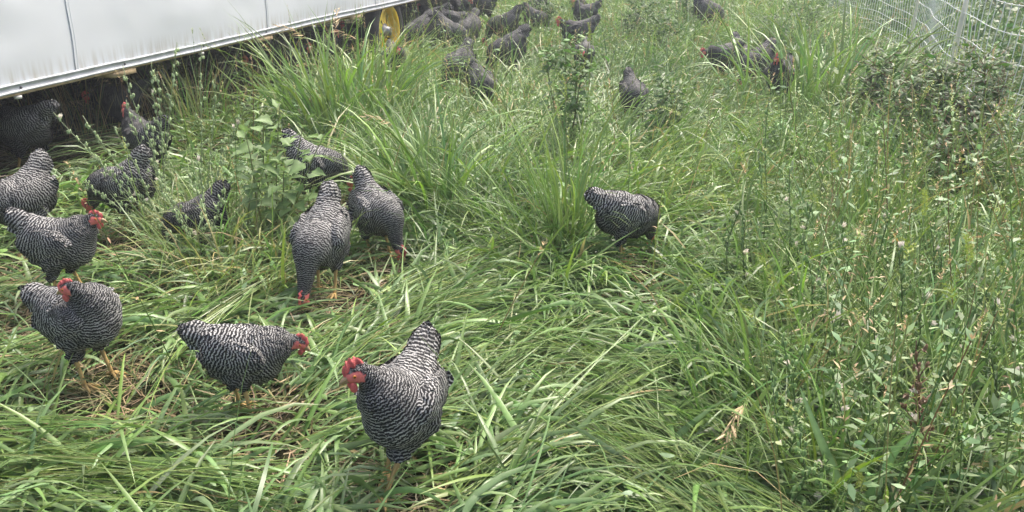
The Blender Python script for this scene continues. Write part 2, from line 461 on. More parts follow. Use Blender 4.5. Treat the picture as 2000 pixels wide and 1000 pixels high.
        obj("hub", mb.mesh("hub", hubm), w)
    # steel axle post carrying the coop on the wheel
    mb = MB(); mb.box((c_s, 0.30, (c_z + RAIL_Z) / 2), (0.06, 0.06, RAIL_Z - c_z + 0.06)); mb.box((c_s, COOP_W / 2, c_z), (0.05, COOP_W - 0.5, 0.05))
    obj("axle", mb.mesh("axle", hubm), root)
build_coop()

# ------------------------------------------------------------------ the electric net fence
def build_fence():
    P = [G(1500, -40)[:2], G(1632, 48)[:2], G(1772, 128)[:2], G(1833, 243)[:2], G(2010, 400)[:2], np.array([3.6, 3.2]), np.array([4.4, 1.2])]
    root = thing("net_fence", "white electric poultry net on pale posts running along the right side", "fence", (P[2][0], P[2][1], 0))
    o0 = np.array([P[2][0], P[2][1], 0.0])
    post_m = mat_plain("cream_post", (0.80, 0.77, 0.63), 0.5, 0, 0.15, 30)
    white = mat_plain("white_polywire", (0.82, 0.83, 0.83), 0.55)
    stay_m = mat_plain("white_plastic_stay", (0.80, 0.82, 0.80), 0.5)
    H = 1.12
    r = np.random.default_rng(4)
    for i in range(0, len(P)):
        x, y = P[i]; z0 = float(ground_h(x, y))
        lean = r.normal(0, 0.02, 2)
        if i == 3: lean = np.array([0.02, 0.0])
        a = np.array([x, y, z0 - 0.05]); b = np.array([x + lean[0], y + lean[1], z0 + H + 0.06])
        mb = MB(); mb.tube(np.linspace(a, b, 5) - o0, [0.019] * 4 + [0.016], 10)
        po = obj("post", mb.mesh("post", post_m, True), root)
        mb = MB(); mb.tube(np.array([b - o0, b - o0 + [0, 0, 0.02]]), [0.022, 0.018], 10); obj("cap", mb.mesh("cap", white), po)
    # sagging net between posts
    levels = [0.05, 0.16, 0.28, 0.41, 0.56, 0.73, 0.91, 1.09]
    def net_pt(i, t, z):
        a, b = P[i], P[i + 1]
        p = a + (b - a) * t
        sag = 4 * t * (1 - t)
        d = (b - a) / np.linalg.norm(b - a); nrm = np.array([-d[1], d[0]])
        off = nrm * 0.02 * math.sin(t * 7 + i * 2 + z * 3)
        zz = z * (1 - 0.012 * sag) + float(ground_h(p[0], p[1])) + 0.003 * math.sin(t * 9 + z * 4 + i)
        return np.array([p[0] + off[0], p[1] + off[1], zz]) - o0
    for lv in levels:
        pts, rad = [], []
        for i in range(len(P) - 1):
            n = 40 if 1 <= i <= 3 else 16
            for t in np.arange(n) / n: pts.append(net_pt(i, t, lv))
        pts.append(net_pt(len(P) - 2, 1.0, lv))
        mb = MB(); mb.tube(np.array(pts), 0.0025, 5)
        obj("line_wire", mb.mesh("line_wire", white, True), root)
    for i in range(len(P) - 1):
        L = np.linalg.norm(P[i + 1] - P[i]); n = int(L / 0.115)
        for k in range(1, n):
            t = k / n; pts = []
            ph = r.random() * 6
            for z in np.linspace(0.05, 1.09, 11):
                p = net_pt(i, min(max(t + 0.008 / L * math.sin(z * 8 + ph) + 0.012 * (r.random() - 0.5) / L, 0), 1), z)
                pts.append(p)
            mb = MB(); mb.tube(np.array(pts), 0.0032, 4, caps=False)
            if 1 <= i <= 3:
                for lv in levels: mb.ell(net_pt(i, t, lv), (0.007, 0.007, 0.008), 5, 3)
            obj("stay", mb.mesh("stay", stay_m), root)
build_fence()
# ------------------------------------------------------------------ barred hens
def mat_feather():
    m, nt, b = new_mat("barred_feathers")
    b.inputs["Roughness"].default_value = 0.72
    b.inputs["Specular IOR Level"].default_value = 0.22
    ph = N(nt, "ShaderNodeAttribute"); ph.attribute_name = "phase"
    tn = N(nt, "ShaderNodeAttribute"); tn.attribute_name = "tone"
    br = N(nt, "ShaderNodeAttribute"); br.attribute_name = "bare"
    sk = N(nt, "ShaderNodeAttribute"); sk.attribute_name = "skin"
    tc = N(nt, "ShaderNodeTexCoord")
    no = N(nt, "ShaderNodeTexNoise"); no.inputs["Scale"].default_value = 48; no.inputs["Detail"].default_value = 3
    nt.links.new(tc.outputs["Object"], no.inputs["Vector"])
    am = N(nt, "ShaderNodeMath", operation='MULTIPLY_ADD'); am.inputs[1].default_value = 0.35
    nt.links.new(no.outputs["Fac"], am.inputs[0]); nt.links.new(ph.outputs["Fac"], am.inputs[2])
    mu = N(nt, "ShaderNodeMath", operation='MULTIPLY'); mu.inputs[1].default_value = 2 * math.pi
    nt.links.new(am.outputs[0], mu.inputs[0])
    si = N(nt, "ShaderNodeMath", operation='SINE'); nt.links.new(mu.outputs[0], si.inputs[0])
    # finer break-up of the bars
    n2 = N(nt, "ShaderNodeTexNoise"); n2.inputs["Scale"].default_value = 210; n2.inputs["Detail"].default_value = 2
    nt.links.new(tc.outputs["Object"], n2.inputs["Vector"])
    a2 = N(nt, "ShaderNodeMath", operation='MULTIPLY_ADD'); a2.inputs[1].default_value = 1.9
    nt.links.new(n2.outputs["Fac"], a2.inputs[0]); nt.links.new(si.outputs[0], a2.inputs[2])
    mr = N(nt, "ShaderNodeMapRange"); mr.interpolation_type = 'SMOOTHSTEP'
    mr.inputs["From Min"].default_value = 0.85; mr.inputs["From Max"].default_value = 1.95
    nt.links.new(a2.outputs[0], mr.inputs["Value"])
    lt = N(nt, "ShaderNodeMath", operation='MULTIPLY'); nt.links.new(mr.outputs["Result"], lt.inputs[0]); nt.links.new(tn.outputs["Fac"], lt.inputs[1])
    mx = N(nt, "ShaderNodeMix"); mx.data_type = 'RGBA'
    mx.inputs["A"].default_value = (0.017, 0.017, 0.019, 1); mx.inputs["B"].default_value = (0.48, 0.48, 0.465, 1)
    nt.links.new(lt.outputs[0], mx.inputs["Factor"])
    m2 = N(nt, "ShaderNodeMix"); m2.data_type = 'RGBA'
    nt.links.new(br.outputs["Fac"], m2.inputs["Factor"]); nt.links.new(mx.outputs["Result"], m2.inputs["A"]); nt.links.new(sk.outputs["Color"], m2.inputs["B"])
    nt.links.new(m2.outputs["Result"], b.inputs["Base Color"])
    bp = N(nt, "ShaderNodeBump"); bp.inputs["Strength"].default_value = 0.25; bp.inputs["Distance"].default_value = 0.002
    nt.links.new(n2.outputs["Fac"], bp.inputs["Height"]); nt.links.new(bp.outputs["Normal"], b.inputs["Normal"])
    return m
M_FEATHER = mat_feather()
M_COMB = mat_plain("red_comb_skin", (0.80, 0.165, 0.155), 0.5, 0, 0.35, 90, 0.5, 300)
M_BEAK = mat_plain("horn_beak", (0.42, 0.30, 0.16), 0.4, 0, 0.35, 120)
M_EYE = mat_plain("amber_eye", (0.55, 0.20, 0.03), 0.12)
M_PUPIL = mat_plain("black_pupil", (0.005, 0.005, 0.005), 0.08)
YELLOW_LEG = np.array([0.56, 0.39, 0.16]); RED_FACE = np.array([0.74, 0.20, 0.18])

def surface_nets(V, o, h):
    ins = V < 0
    nx, ny, nz = V.shape
    P = np.zeros((nx - 1, ny - 1, nz - 1, 3), np.float32); cnt = np.zeros((nx - 1, ny - 1, nz - 1), np.float32)
    cor = [(a, b, c) for a in (0, 1) for b in (0, 1) for c in (0, 1)]
    sl = lambda a, n: slice(a, n - 1 + a)
    for a in cor:
        for ax in range(3):
            if a[ax] == 1: continue
            b = list(a); b[ax] = 1
            va = V[sl(a[0], nx), sl(a[1], ny), sl(a[2], nz)]; vb = V[sl(b[0], nx), sl(b[1], ny), sl(b[2], nz)]
            cr = (va < 0) != (vb < 0)
            t = np.where(cr, va / np.where(cr, va - vb, 1), 0)
            for k in range(3):
                P[..., k] += np.where(cr, a[k] + (t if k == ax else 0), 0)
            cnt += cr
    act = cnt > 0
    idx = -np.ones(act.shape, np.int64); idx[act] = np.arange(act.sum())
    base = np.argwhere(act).astype(np.float32)
    verts = (base + P[act] / cnt[act][:, None]) * h + o
    quads = []
    for ax in range(3):
        a = [slice(1, -1)] * 3; a[ax] = slice(0, -1)
        b = [slice(1, -1)] * 3; b[ax] = slice(1, None)
        va, vb = ins[tuple(a)], ins[tuple(b)]
        ch = np.argwhere(va != vb)
        if not len(ch): continue
        s_in = va[tuple(ch.T)]
        g = ch + 1; g[:, ax] -= 1
        u, w = (ax + 1) % 3, (ax + 2) % 3
        def cid(du, dw):
            q = g.copy(); q[:, u] -= du; q[:, w] -= dw
            return idx[q[:, 0], q[:, 1], q[:, 2]]
        q = np.stack([cid(0, 0), cid(1, 0), cid(1, 1), cid(0, 1)], -1)
        q[~s_in] = q[~s_in][:, ::-1]
        quads.append(q)
    return verts, np.concatenate(quads)

def smin(a, b, k):
    h = np.clip(0.5 + 0.5 * (b - a) / k, 0, 1)
    return b + (a - b) * h - k * h * (1 - h)
def sd_ell(p, c, r, R=None):
    q = p - np.asarray(c, np.float32)
    if R is not None: q = q @ R          # R columns: ellipsoid axes
    r = np.asarray(r, np.float32)
    k0 = np.linalg.norm(q / r, axis=-1); k1 = np.linalg.norm(q / (r * r), axis=-1) + 1e-6
    return k0 * (k0 - 1) / k1
def sd_cone(p, a, b, ra, rb, sq=None):
    a = np.asarray(a, np.float32); b = np.asarray(b, np.float32)
    ab = b - a
    h = np.clip(((p - a) @ ab) / (ab @ ab), 0, 1)
    q = p - (a + h[..., None] * ab)
    if sq is not None: q = q * np.asarray(sq, np.float32)
    return np.linalg.norm(q, axis=-1) - (ra + (rb - ra) * h)
def unit(v): v = np.asarray(v, float); return v / (np.linalg.norm(v) + 1e-9)

def make_hen(pose, near=True, seed=0):
    """meshes of one hen facing +X, feet at z = 0; returns a list of (part name, mesh, location) with the body first"""
    r = np.random.default_rng(500 + seed)
    hb, pit, tail = pose.get('hb', 0.235) + 0.052, math.radians(pose.get('pitch', 0)), math.radians(pose.get('tail', 0))
    cb, sb = math.cos(pit), math.sin(pit)
    def B(x, y, z): return np.array([x * cb + z * sb, y, -x * sb + z * cb + hb])
    RB = np.stack([[cb, 0, -sb], [0, 1, 0], [sb, 0, cb]], 1)          # columns = body axes
    head = np.array(pose['head'], float)
    if head[2] > 0.2: head[2] += 0.052
    elif head[2] > 0.12: head[2] += 0.02
    head[0] -= 0.022
    hy, hp = math.radians(pose.get('hyaw', 0)), math.radians(pose.get('hpitch', -10))
    hx = np.array([math.cos(hp) * math.cos(hy), math.cos(hp) * math.sin(hy), math.sin(hp)])
    hyv = np.array([-math.sin(hy), math.cos(hy), 0.0]); hz = np.cross(hx, hyv)
    RH = np.stack([hx, hyv, hz], 1)
    Hd = lambda x, y, z: head + RH @ np.array([x, y, z])
    ta = 0.62 + tail
    trunk = B(-0.112, 0, 0.045)
    tip = trunk + RB @ (np.array([-math.cos(ta), 0, math.sin(ta)]) * 0.155)
    n0 = B(0.070, 0, 0.035)
    d1 = unit(RB @ np.array([0.75, 0, 0.66])) * 0.5 + unit(head - n0) * 0.5
    P1 = n0 + unit(d1) * 0.45 * np.linalg.norm(head - n0)
    n3 = Hd(-0.018, 0, -0.004)
    P2 = n3 - unit(0.45 * unit(head - n0) + 0.3 * hx + 0.35 * np.array([0, 0, 1.0 if head[2] > hb else -0.3])) * 0.35 * np.linalg.norm(head - n0)
    ts = np.linspace(0, 1, 9)[:, None]
    NK = (1 - ts) ** 3 * n0 + 3 * (1 - ts) ** 2 * ts * P1 + 3 * (1 - ts) * ts ** 2 * P2 + ts ** 3 * n3
    nr = np.interp(np.linspace(0, 1, 9), [0, 0.25, 0.55, 0.85, 1], [0.080, 0.059, 0.038, 0.027, 0.024])
    feet = pose.get('feet', [(0.03, 0.05), (-0.01, -0.05)])
    hock, hip = [], []
    for (fx, fy), sgn in zip(feet, (1, -1)):
        hp_ = B(-0.01, 0.052 * sgn, -0.055); hip.append(hp_)
        kz = 0.128
        hock.append(np.array([hp_[0] * 0.35 + fx * 0.65 - 0.022, hp_[1] * 0.4 + fy * 0.6, kz]))
    pts = np.array([tip, head, Hd(0.05, 0, 0), B(0.2, 0.13, -0.15), B(-0.24, -0.13, 0.16), B(0, 0, -0.17), [hock[0][0], hock[0][1], 0.08], [hock[1][0], hock[1][1], 0.08]])
    lo, hi = pts.min(0) - 0.045, pts.max(0) + 0.045
    lo[2] = max(lo[2], 0.02) if head[2] > 0.11 else lo[2]
    h = 0.0062 if near else 0.0085
    ax = [np.arange(lo[k], hi[k], h, dtype=np.float32) for k in range(3)]
    p = np.stack(np.meshgrid(*ax, indexing='ij'), -1)
    d = sd_ell(p, B(0.0, 0, 0.0), (0.124, 0.092, 0.103), RB.astype(np.float32))
    d = smin(d, sd_ell(p, B(0.058, 0, -0.010), (0.086, 0.085, 0.098), RB.astype(np.float32)), 0.04)
    d = smin(d, sd_ell(p, B(-0.080, 0, 0.022), (0.090, 0.074, 0.072), RB.astype(np.float32)), 0.05)
    d = smin(d, sd_ell(p, B(-0.070, 0, -0.055), (0.074, 0.078, 0.064), RB.astype(np.float32)), 0.04)
    tm = trunk * 0.45 + tip * 0.55
    d = smin(d, sd_cone(p, B(-0.05, 0, 0.020), tm, 0.086, 0.046, (1, 1.05, 1)), 0.03)
    d = smin(d, sd_cone(p, tm, tip, 0.046, 0.007, (1, 1.05, 1)), 0.015)
    for i in range(8): d = smin(d, sd_cone(p, NK[i], NK[i + 1], nr[i], nr[i + 1]), 0.03 if i < 3 else 0.012)
    d = smin(d, sd_ell(p, head, (0.033, 0.0225, 0.0245), RH.astype(np.float32)), 0.012)
    for sgn, hk, hp_ in zip((1, -1), hock, hip):
        d = smin(d, sd_cone(p, hp_, hk + np.array([0.012, 0, 0.035]), 0.052, 0.021), 0.03)
        d = smin(d, sd_cone(p, hk + np.array([0.012, 0, 0.035]), hk, 0.021, 0.009), 0.008)
    wa = 0.16
    for sgn in (1, -1):       # folded wing: a shield lying on the flank, its lower edge left sharp
        cw, sw = math.cos(wa), math.sin(wa); sp_ = sgn * 0.10
        RW = RB @ np.array([[cw, 0, -sw], [0, 1, 0], [sw, 0, cw]]) @ np.array([[math.cos(sp_), -math.sin(sp_), 0], [math.sin(sp_), math.cos(sp_), 0], [0, 0, 1]])
        d = smin(d, sd_ell(p, B(-0.030, 0.081 * sgn, 0.012), (0.118, 0.031, 0.070), RW.astype(np.float32)), 0.006)
    V, Q = surface_nets(d, np.array([ax[0][0], ax[1][0], ax[2][0]]), h)
    gr = np.stack(np.gradient(d, h), -1)
    ijk = np.clip(((V - lo) / h).round().astype(int), 0, np.array(d.shape) - 1)
    Nn = gr[ijk[:, 0], ijk[:, 1], ijk[:, 2]]; Nn = Nn / (np.linalg.norm(Nn, axis=1)[:, None] + 1e-9)
    # ---- bars run across a line from tail to head
    spine = [tip, tip * 0.5 + trunk * 0.5, trunk, B(-0.06, 0, 0.02), B(0.0, 0, 0.005), B(0.05, 0, 0.0)] + list(NK[1:]) + [Hd(0.02, 0, 0)]
    spine = np.array(spine)
    per = np.interp(np.linspace(0, 1, len(spine)), [0, 0.2, 0.45, 0.6, 0.85, 1], [0.0160, 0.0140, 0.0115, 0.0105, 0.0080, 0.0060])
    sseg = np.linalg.norm(np.diff(spine, axis=0), axis=1); ss = np.concatenate([[0], np.cumsum(sseg)])
    uu = np.linspace(0, ss[-1], 48)
    SP = np.stack([np.interp(uu, ss, spine[:, k]) for k in range(3)], -1); PER = np.interp(uu, ss, per)
    TG = np.gradient(SP, axis=0); TG /= np.linalg.norm(TG, axis=1)[:, None] + 1e-9
    PH = np.concatenate([[0], np.cumsum(np.diff(uu) / ((PER[1:] + PER[:-1]) / 2))])
    def along(X, sig=0.035):
        d2 = ((X[:, None] - SP[None]) ** 2).sum(-1)
        w = np.exp(-(d2 - d2.min(1, keepdims=True)) / (2 * sig * sig)); w /= w.sum(1, keepdims=True)
        return w @ PH, w @ PER, w @ TG, w @ (uu / uu[-1])
    ph, pr, tg, un = along(V)
    q = (V - head) @ RH                         # head frame
    ell_y = np.abs(q[:, 1])
    face = ((q[:, 0] > -0.012) & (q[:, 0] < 0.045) & (q[:, 2] < 0.016 - 0.10 * np.maximum(q[:, 0], 0)) & (q[:, 2] > -0.022) & (np.linalg.norm(q, axis=1) < 0.042))
    lobe = ((np.abs(q[:, 0] + 0.012) < 0.008) & (np.abs(q[:, 2] + 0.010) < 0.011) & (np.linalg.norm(q, axis=1) < 0.032))
    face = face | lobe
    onhead = np.linalg.norm(q, axis=1) < 0.040
    leg_low = (V[:, 2] < 0.136) & (np.minimum(np.linalg.norm(V - hock[0], axis=1), np.linalg.norm(V - hock[1], axis=1)) < 0.017)
    bare = (face | leg_low).astype(float)
    skin = np.where(leg_low[:, None], YELLOW_LEG, RED_FACE) * r.uniform(0.85, 1.1, (len(V), 1))
    tone = np.full(len(V), 0.55)
    hackle = np.interp(un, [0, 0.55, 0.75, 1], [1.0, 1.0, 0.75, 0.5])
    thigh = np.minimum(*[np.linalg.norm((V - hip[k]) - np.clip(((V - hip[k]) @ (hock[k] - hip[k])) / np.dot(hock[k] - hip[k], hock[k] - hip[k]), 0, 1)[:, None] * (hock[k] - hip[k]), axis=1) for k in (0, 1)])
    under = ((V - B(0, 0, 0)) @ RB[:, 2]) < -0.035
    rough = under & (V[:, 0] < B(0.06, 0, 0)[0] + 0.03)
    # loose, downy surface on the belly and thighs
    jit = r.normal(0, 1, len(V)) * np.where(rough, 0.0022, 0.0009) * (1 - bare) * (~onhead)
    Vd = V + Nn * jit[:, None]
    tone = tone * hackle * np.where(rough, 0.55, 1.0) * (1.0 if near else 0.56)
    # ---- scaly shanks and toes, same mesh
    mbl = MB()
    for (fx, fy), hk, sgn in zip(feet, hock, (1, -1)):
        fz = 0.012
        ank = np.array([fx, fy, fz])
        mbl.tube(np.array([hk + [0, 0, 0.012], hk * 0.97 + ank * 0.03, hk * 0.55 + ank * 0.45, hk * 0.1 + ank * 0.9, ank]), [0.0085, 0.0095, 0.0072, 0.0078, 0.0095], 8, YELLOW_LEG)
        for a, L in ((-0.50, 0.052), (0.0, 0.066), (0.50, 0.052), (math.pi + 0.25 * sgn, 0.026)):
            dr = np.array([math.cos(a), math.sin(a), 0])
            mbl.tube(np.array([ank, ank + dr * L * 0.3 + [0, 0, 0.003], ank + dr * L * 0.65 - [0, 0, 0.003], ank + dr * L * 0.9 - [0, 0, 0.005], ank + dr * L * 1.08 - [0, 0, 0.010]]),
                     [0.0080, 0.0066, 0.0058, 0.0046, 0.0012], 6, YELLOW_LEG * 0.95)
    LV = np.concatenate(mbl.v); LQ = np.concatenate(mbl.q); LT = np.concatenate(mbl.t); LC = np.concatenate(mbl.c)
    LC = LC * r.uniform(0.65, 1.15, (len(LC), 1))
    AV = np.concatenate([Vd, LV])
    cat = lambda a, b: np.concatenate([a, b])
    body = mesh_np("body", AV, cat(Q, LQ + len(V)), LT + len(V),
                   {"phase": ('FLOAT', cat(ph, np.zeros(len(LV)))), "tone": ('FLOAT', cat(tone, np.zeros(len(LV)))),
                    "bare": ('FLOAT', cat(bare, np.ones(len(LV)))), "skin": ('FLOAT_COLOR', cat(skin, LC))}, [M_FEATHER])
    out = [("body", body)]
    # ---- contour feathers laid like shingles over the body, pointing to the tail
    ok = np.where((bare < 0.5) & (un < 0.97) & (un > 0.07) & ((V[:, 2] > 0.11) | (un > 0.7)))[0]
    nf = 3000 if near else 1100
    pick = r.choice(ok, min(nf, len(ok)), replace=False)
    X = V[pick]; n = Nn[pick]; t = -tg[pick]
    dn = np.clip((thigh[pick] < 0.055).astype(float) * rough[pick], 0, 1)[:, None]
    t = t * (1 - 0.6 * dn) + np.array([0, 0, -1.0]) * 0.6 * dn + r.normal(0, 0.16, t.shape)
    t = t - (t * n).sum(1)[:, None] * n; t /= np.linalg.norm(t, axis=1)[:, None] + 1e-9
    sd_ = np.cross(n, t)
    u_ = un[pick]
    L = np.interp(u_, [0, 0.15, 0.35, 0.6, 0.8, 0.92, 1], [0.060, 0.050, 0.040, 0.036, 0.030, 0.016, 0.009]) * r.uniform(0.75, 1.2, len(pick))
    if not near: L *= 1.25
    vb = (X - B(0, 0, 0)) @ RB
    wing = (np.abs(vb[:, 1]) > 0.060) & (vb[:, 2] > -0.050) & (vb[:, 2] < 0.062) & (vb[:, 0] > -0.14) & (vb[:, 0] < 0.05)
    L = np.where(wing, L * 1.55, L)
    Wd = L * np.interp(u_, [0, 0.2, 0.6, 0.8, 1], [0.42, 0.62, 0.72, 0.42, 0.5])
    Wd = np.where(wing, Wd * 0.62, Wd)
    lift = np.where(rough[pick], 0.0075, np.where(wing, 0.0060, 0.0032)) * r.uniform(0.5, 1.6, len(pick)) * np.interp(L, [0.01, 0.04], [0.35, 1.0])
    prf = [(0.0, 0, 0), (0.35, -0.5, 0), (0.35, 0, 1), (0.35, 0.5, 0), (0.78, -0.42, 0), (0.78, 0, 1), (0.78, 0.42, 0), (1.0, 0, 1)]
    pj = ph[pick] + r.normal(0, 0.11, len(pick))
    FV, FP = [], []
    for (s, w, c) in prf:
        curl = -0.5 * (s ** 2) * L * L / 0.20 + 0.0012 + lift * s
        FV.append(X + t * (s * L)[:, None] + sd_ * (w * Wd)[:, None] + n * (curl + c * 0.0016)[:, None])
        FP.append(pj - s * L / pr[pick] - (0.28 if c else 0.0))
    FV = np.stack(FV, 1); FP = np.stack(FP, 1)
    k8 = np.arange(len(pick))[:, None] * 8
    tris = np.concatenate([k8 + np.array([a]) for a in ([0, 1, 2], [0, 2, 3], [4, 7, 5], [5, 7, 6])])
    qd = np.concatenate([k8 + np.array([a]) for a in ([1, 4, 5, 2], [2, 5, 6, 3])])
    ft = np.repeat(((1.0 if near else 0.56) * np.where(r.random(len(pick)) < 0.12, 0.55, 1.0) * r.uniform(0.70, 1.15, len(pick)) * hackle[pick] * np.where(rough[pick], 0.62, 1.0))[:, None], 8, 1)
    zz = np.zeros(len(pick) * 8)
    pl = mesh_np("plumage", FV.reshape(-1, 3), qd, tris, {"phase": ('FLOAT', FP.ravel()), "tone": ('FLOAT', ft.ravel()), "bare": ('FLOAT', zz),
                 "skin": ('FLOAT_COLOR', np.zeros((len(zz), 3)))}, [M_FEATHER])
    out.append(("plumage", pl))
    # ---- tail: tented pairs of long stiff feathers
    td = unit(tip - trunk); tup = unit(np.cross(td, np.array([0, 1.0, 0]))); tup = tup if tup[2] > 0 else -tup
    FV, FP, FQ = [], [], []
    cnt = 0
    for k in range(12 if near else 6):
        sgn = 1 if k % 2 else -1
        lv = (k // 2) / (5.0 if near else 2.0)
        base = trunk + td * 0.030 + np.array([0, sgn * (0.008 + 0.024 * lv), 0]) - tup * (0.026 * lv)
        dr = unit(td + np.array([0, sgn * (0.02 - 0.05 * lv), 0]) - tup * (0.10 * lv) + r.normal(0, 0.03, 3))
        sdv = unit(np.cross(dr, unit(tup * (0.35) + np.array([0, sgn * 0.9, 0]))))
        Lk = (0.105 - 0.030 * lv) * r.uniform(0.92, 1.06); Wk = 0.017
        for s, w in ((0, 0.5), (0.3, 0.9), (0.6, 1.0), (0.82, 0.95), (0.94, 0.7), (1.0, 0.15)):
            for e in (-1, 0, 1):
                FV.append(base + dr * Lk * s + sdv * (e * w * Wk) + np.array([0, sgn, 0]) * (0.003 * (e == 0)) - tup * 0.012 * s * s)
                FP.append(-s * Lk / 0.015 + k * 0.02 + (0.0 if e else 0.2))
        for i in range(5):
            for j in range(2): FQ.append([cnt + i * 3 + j, cnt + i * 3 + j + 1, cnt + (i + 1) * 3 + j + 1, cnt + (i + 1) * 3 + j])
        cnt += 18
    out.append(("tail", mesh_np("tail", FV, FQ, None, {"phase": ('FLOAT', FP), "tone": ('FLOAT', np.full(len(FV), 0.95)), "bare": ('FLOAT', np.zeros(len(FV))),
                "skin": ('FLOAT_COLOR', np.zeros((len(FV), 3)))}, [M_FEATHER])))
    # ---- comb: single upright blade with points
    cs = pose.get('comb', 1.0)
    xs = np.linspace(-0.030, 0.034, 27)
    spikes = np.abs(np.sin((xs + 0.030) / 0.064 * math.pi * 5.0)) ** 0.7
    envl = np.interp(xs, [-0.030, -0.018, 0.0, 0.02, 0.034], [0.010, 0.030, 0.036, 0.028, 0.006]) * cs
    topz = 0.020 + envl * (0.70 + 0.30 * spikes)
    botz = np.interp(xs, [-0.03, -0.012, 0.012, 0.034], [0.019, 0.020, 0.017, -0.001])
    cv, cq = [], []
    for i, x in enumerate(xs):
        mid = (topz[i] + botz[i]) / 2
        wob = 0.0025 * math.sin(i * 0.7 + seed)
        lean = lambda z: wob + 0.10 * (z - 0.02) * math.sin(seed * 2.1)
        for (z, y) in ((botz[i], 0.0050), (mid, 0.0034), (topz[i], 0.0010), (topz[i], -0.0010), (mid, -0.0034), (botz[i], -0.0050)):
            cv.append(Hd(x, y + lean(z), z))
    for i in range(len(xs) - 1):
        for j in range(6): cq.append([i * 6 + j, i * 6 + (j + 1) % 6, (i + 1) * 6 + (j + 1) % 6, (i + 1) * 6 + j])
    out.append(("comb", mesh_np("comb", cv, cq, None, None, [M_COMB], False)))
    for sgn in (1, -1):
        mb = MB(); mb.ell(Hd(0.021, sgn * 0.011, -0.032 * (0.8 + 0.2 * cs)), (0.0115, 0.0045, 0.0175 * (0.7 + 0.3 * cs)), 10, 7, RH)
        out.append(("wattle", mb.mesh("wattle", M_COMB, True)))
    mb = MB()
    bx = [(0.024, 0.0, 0.0125), (0.034, -0.001, 0.0100), (0.044, -0.004, 0.0070), (0.052, -0.009, 0.0038), (0.056, -0.014, 0.0008)]
    mb.tube(np.array([Hd(x, 0, z) for x, z, _ in bx]), [q_[2] * 0.85 for q_ in bx], 8)
    mb.tube(np.array([Hd(0.024, 0, -0.009), Hd(0.038, 0, -0.011), Hd(0.048, 0, -0.013)]), [0.0075, 0.005, 0.001], 6)
    out.append(("beak", mb.mesh("beak", M_BEAK, True)))
    if near:
        for sgn in (1, -1):
            mb = MB(); mb.ell(Hd(0.009, sgn * 0.0195, 0.005), (0.0056, 0.0040, 0.0056), 10, 7, RH)
            out.append(("eye", mb.mesh("eye", M_EYE, True)))
            mb = MB(); mb.ell(Hd(0.0095, sgn * 0.0228, 0.005), (0.0028, 0.0014, 0.0028), 8, 5, RH)
            out.append(("pupil", mb.mesh("pupil", M_PUPIL, True)))
    return out

POSES = {
    # head: position of the skull's middle in front of / above the feet
    'alert':   dict(hb=0.240, pitch=-4, tail=14, head=(0.165, 0, 0.405), hyaw=0, hpitch=-6, feet=[(0.05, 0.05), (-0.03, -0.05)]),
    'level':   dict(hb=0.235, pitch=6, tail=-8, head=(0.245, 0, 0.275), hyaw=0, hpitch=-22, feet=[(0.06, 0.045), (-0.05, -0.05)]),
    'peck':    dict(hb=0.225, pitch=20, tail=-2, head=(0.245, 0, 0.085), hyaw=0, hpitch=-58, feet=[(0.04, 0.05), (-0.02, -0.05)]),
    'peck2':   dict(hb=0.220, pitch=26, tail=-20, head=(0.235, 0.02, 0.10), hyaw=18, hpitch=-62, feet=[(0.02, 0.05), (0.0, -0.05)]),
    'walk':    dict(hb=0.238, pitch=2, tail=4, head=(0.20, 0, 0.345), hyaw=-15, hpitch=-14, feet=[(0.08, 0.045), (-0.06, -0.045)]),
}
FEET = []      # where the near hens' feet stand: the mat is scratched open there
HENS = []      # (x, y, clear radius) of every hen, used to keep tall grass from growing through them
_cache = {}
def place_hen(pose, px, py, head_deg, label, scale=1.0, z_at=0.20, near=False, group="barred hens foraging in the pasture", sink=0.0, own=None, zrot=0):
    """px, py: where the middle of the hen's body is seen; head_deg: compass of the body in the place (0 = to the right, 90 = away)"""
    if near: py += 22; z_at += 0.03
    else: py += 10; z_at += 0.02; scale *= rng.uniform(0.94, 1.05)
    scale *= 0.92 if near else (1.0 if py > 100 else 1.08)
    w = G(px, py, z_at * scale)
    key = own or (pose if isinstance(pose, str) else None, near)
    if key not in _cache:
        _cache[key] = make_hen(POSES[pose] if isinstance(pose, str) else pose, near, len(_cache))
    root = thing("barred_hen", label, "hen", (w[0], w[1], float(ground_h(w[0], w[1])) + (0.045 if near else 0.02) - sink), math.radians(head_deg), group)
    root.scale = (scale,) * 3
    last_eye = None
    for nm, me in _cache[key]:
        if nm == "pupil": obj("pupil", me, last_eye)
        else:
            o = obj(nm, me, root)
            if nm == "plumage": o["kind"] = "stuff"
            if nm == "eye": last_eye = o
    HENS.append((w[0], w[1], near))
    if near:
        for fx, fy in pose.get('feet', [(0.03, 0.05), (-0.01, -0.05)]):
            a = math.radians(head_deg); FEET.append((w[0] + scale * (fx * math.cos(a) - fy * math.sin(a)), w[1] + scale * (fx * math.sin(a) + fy * math.cos(a))))
    return root

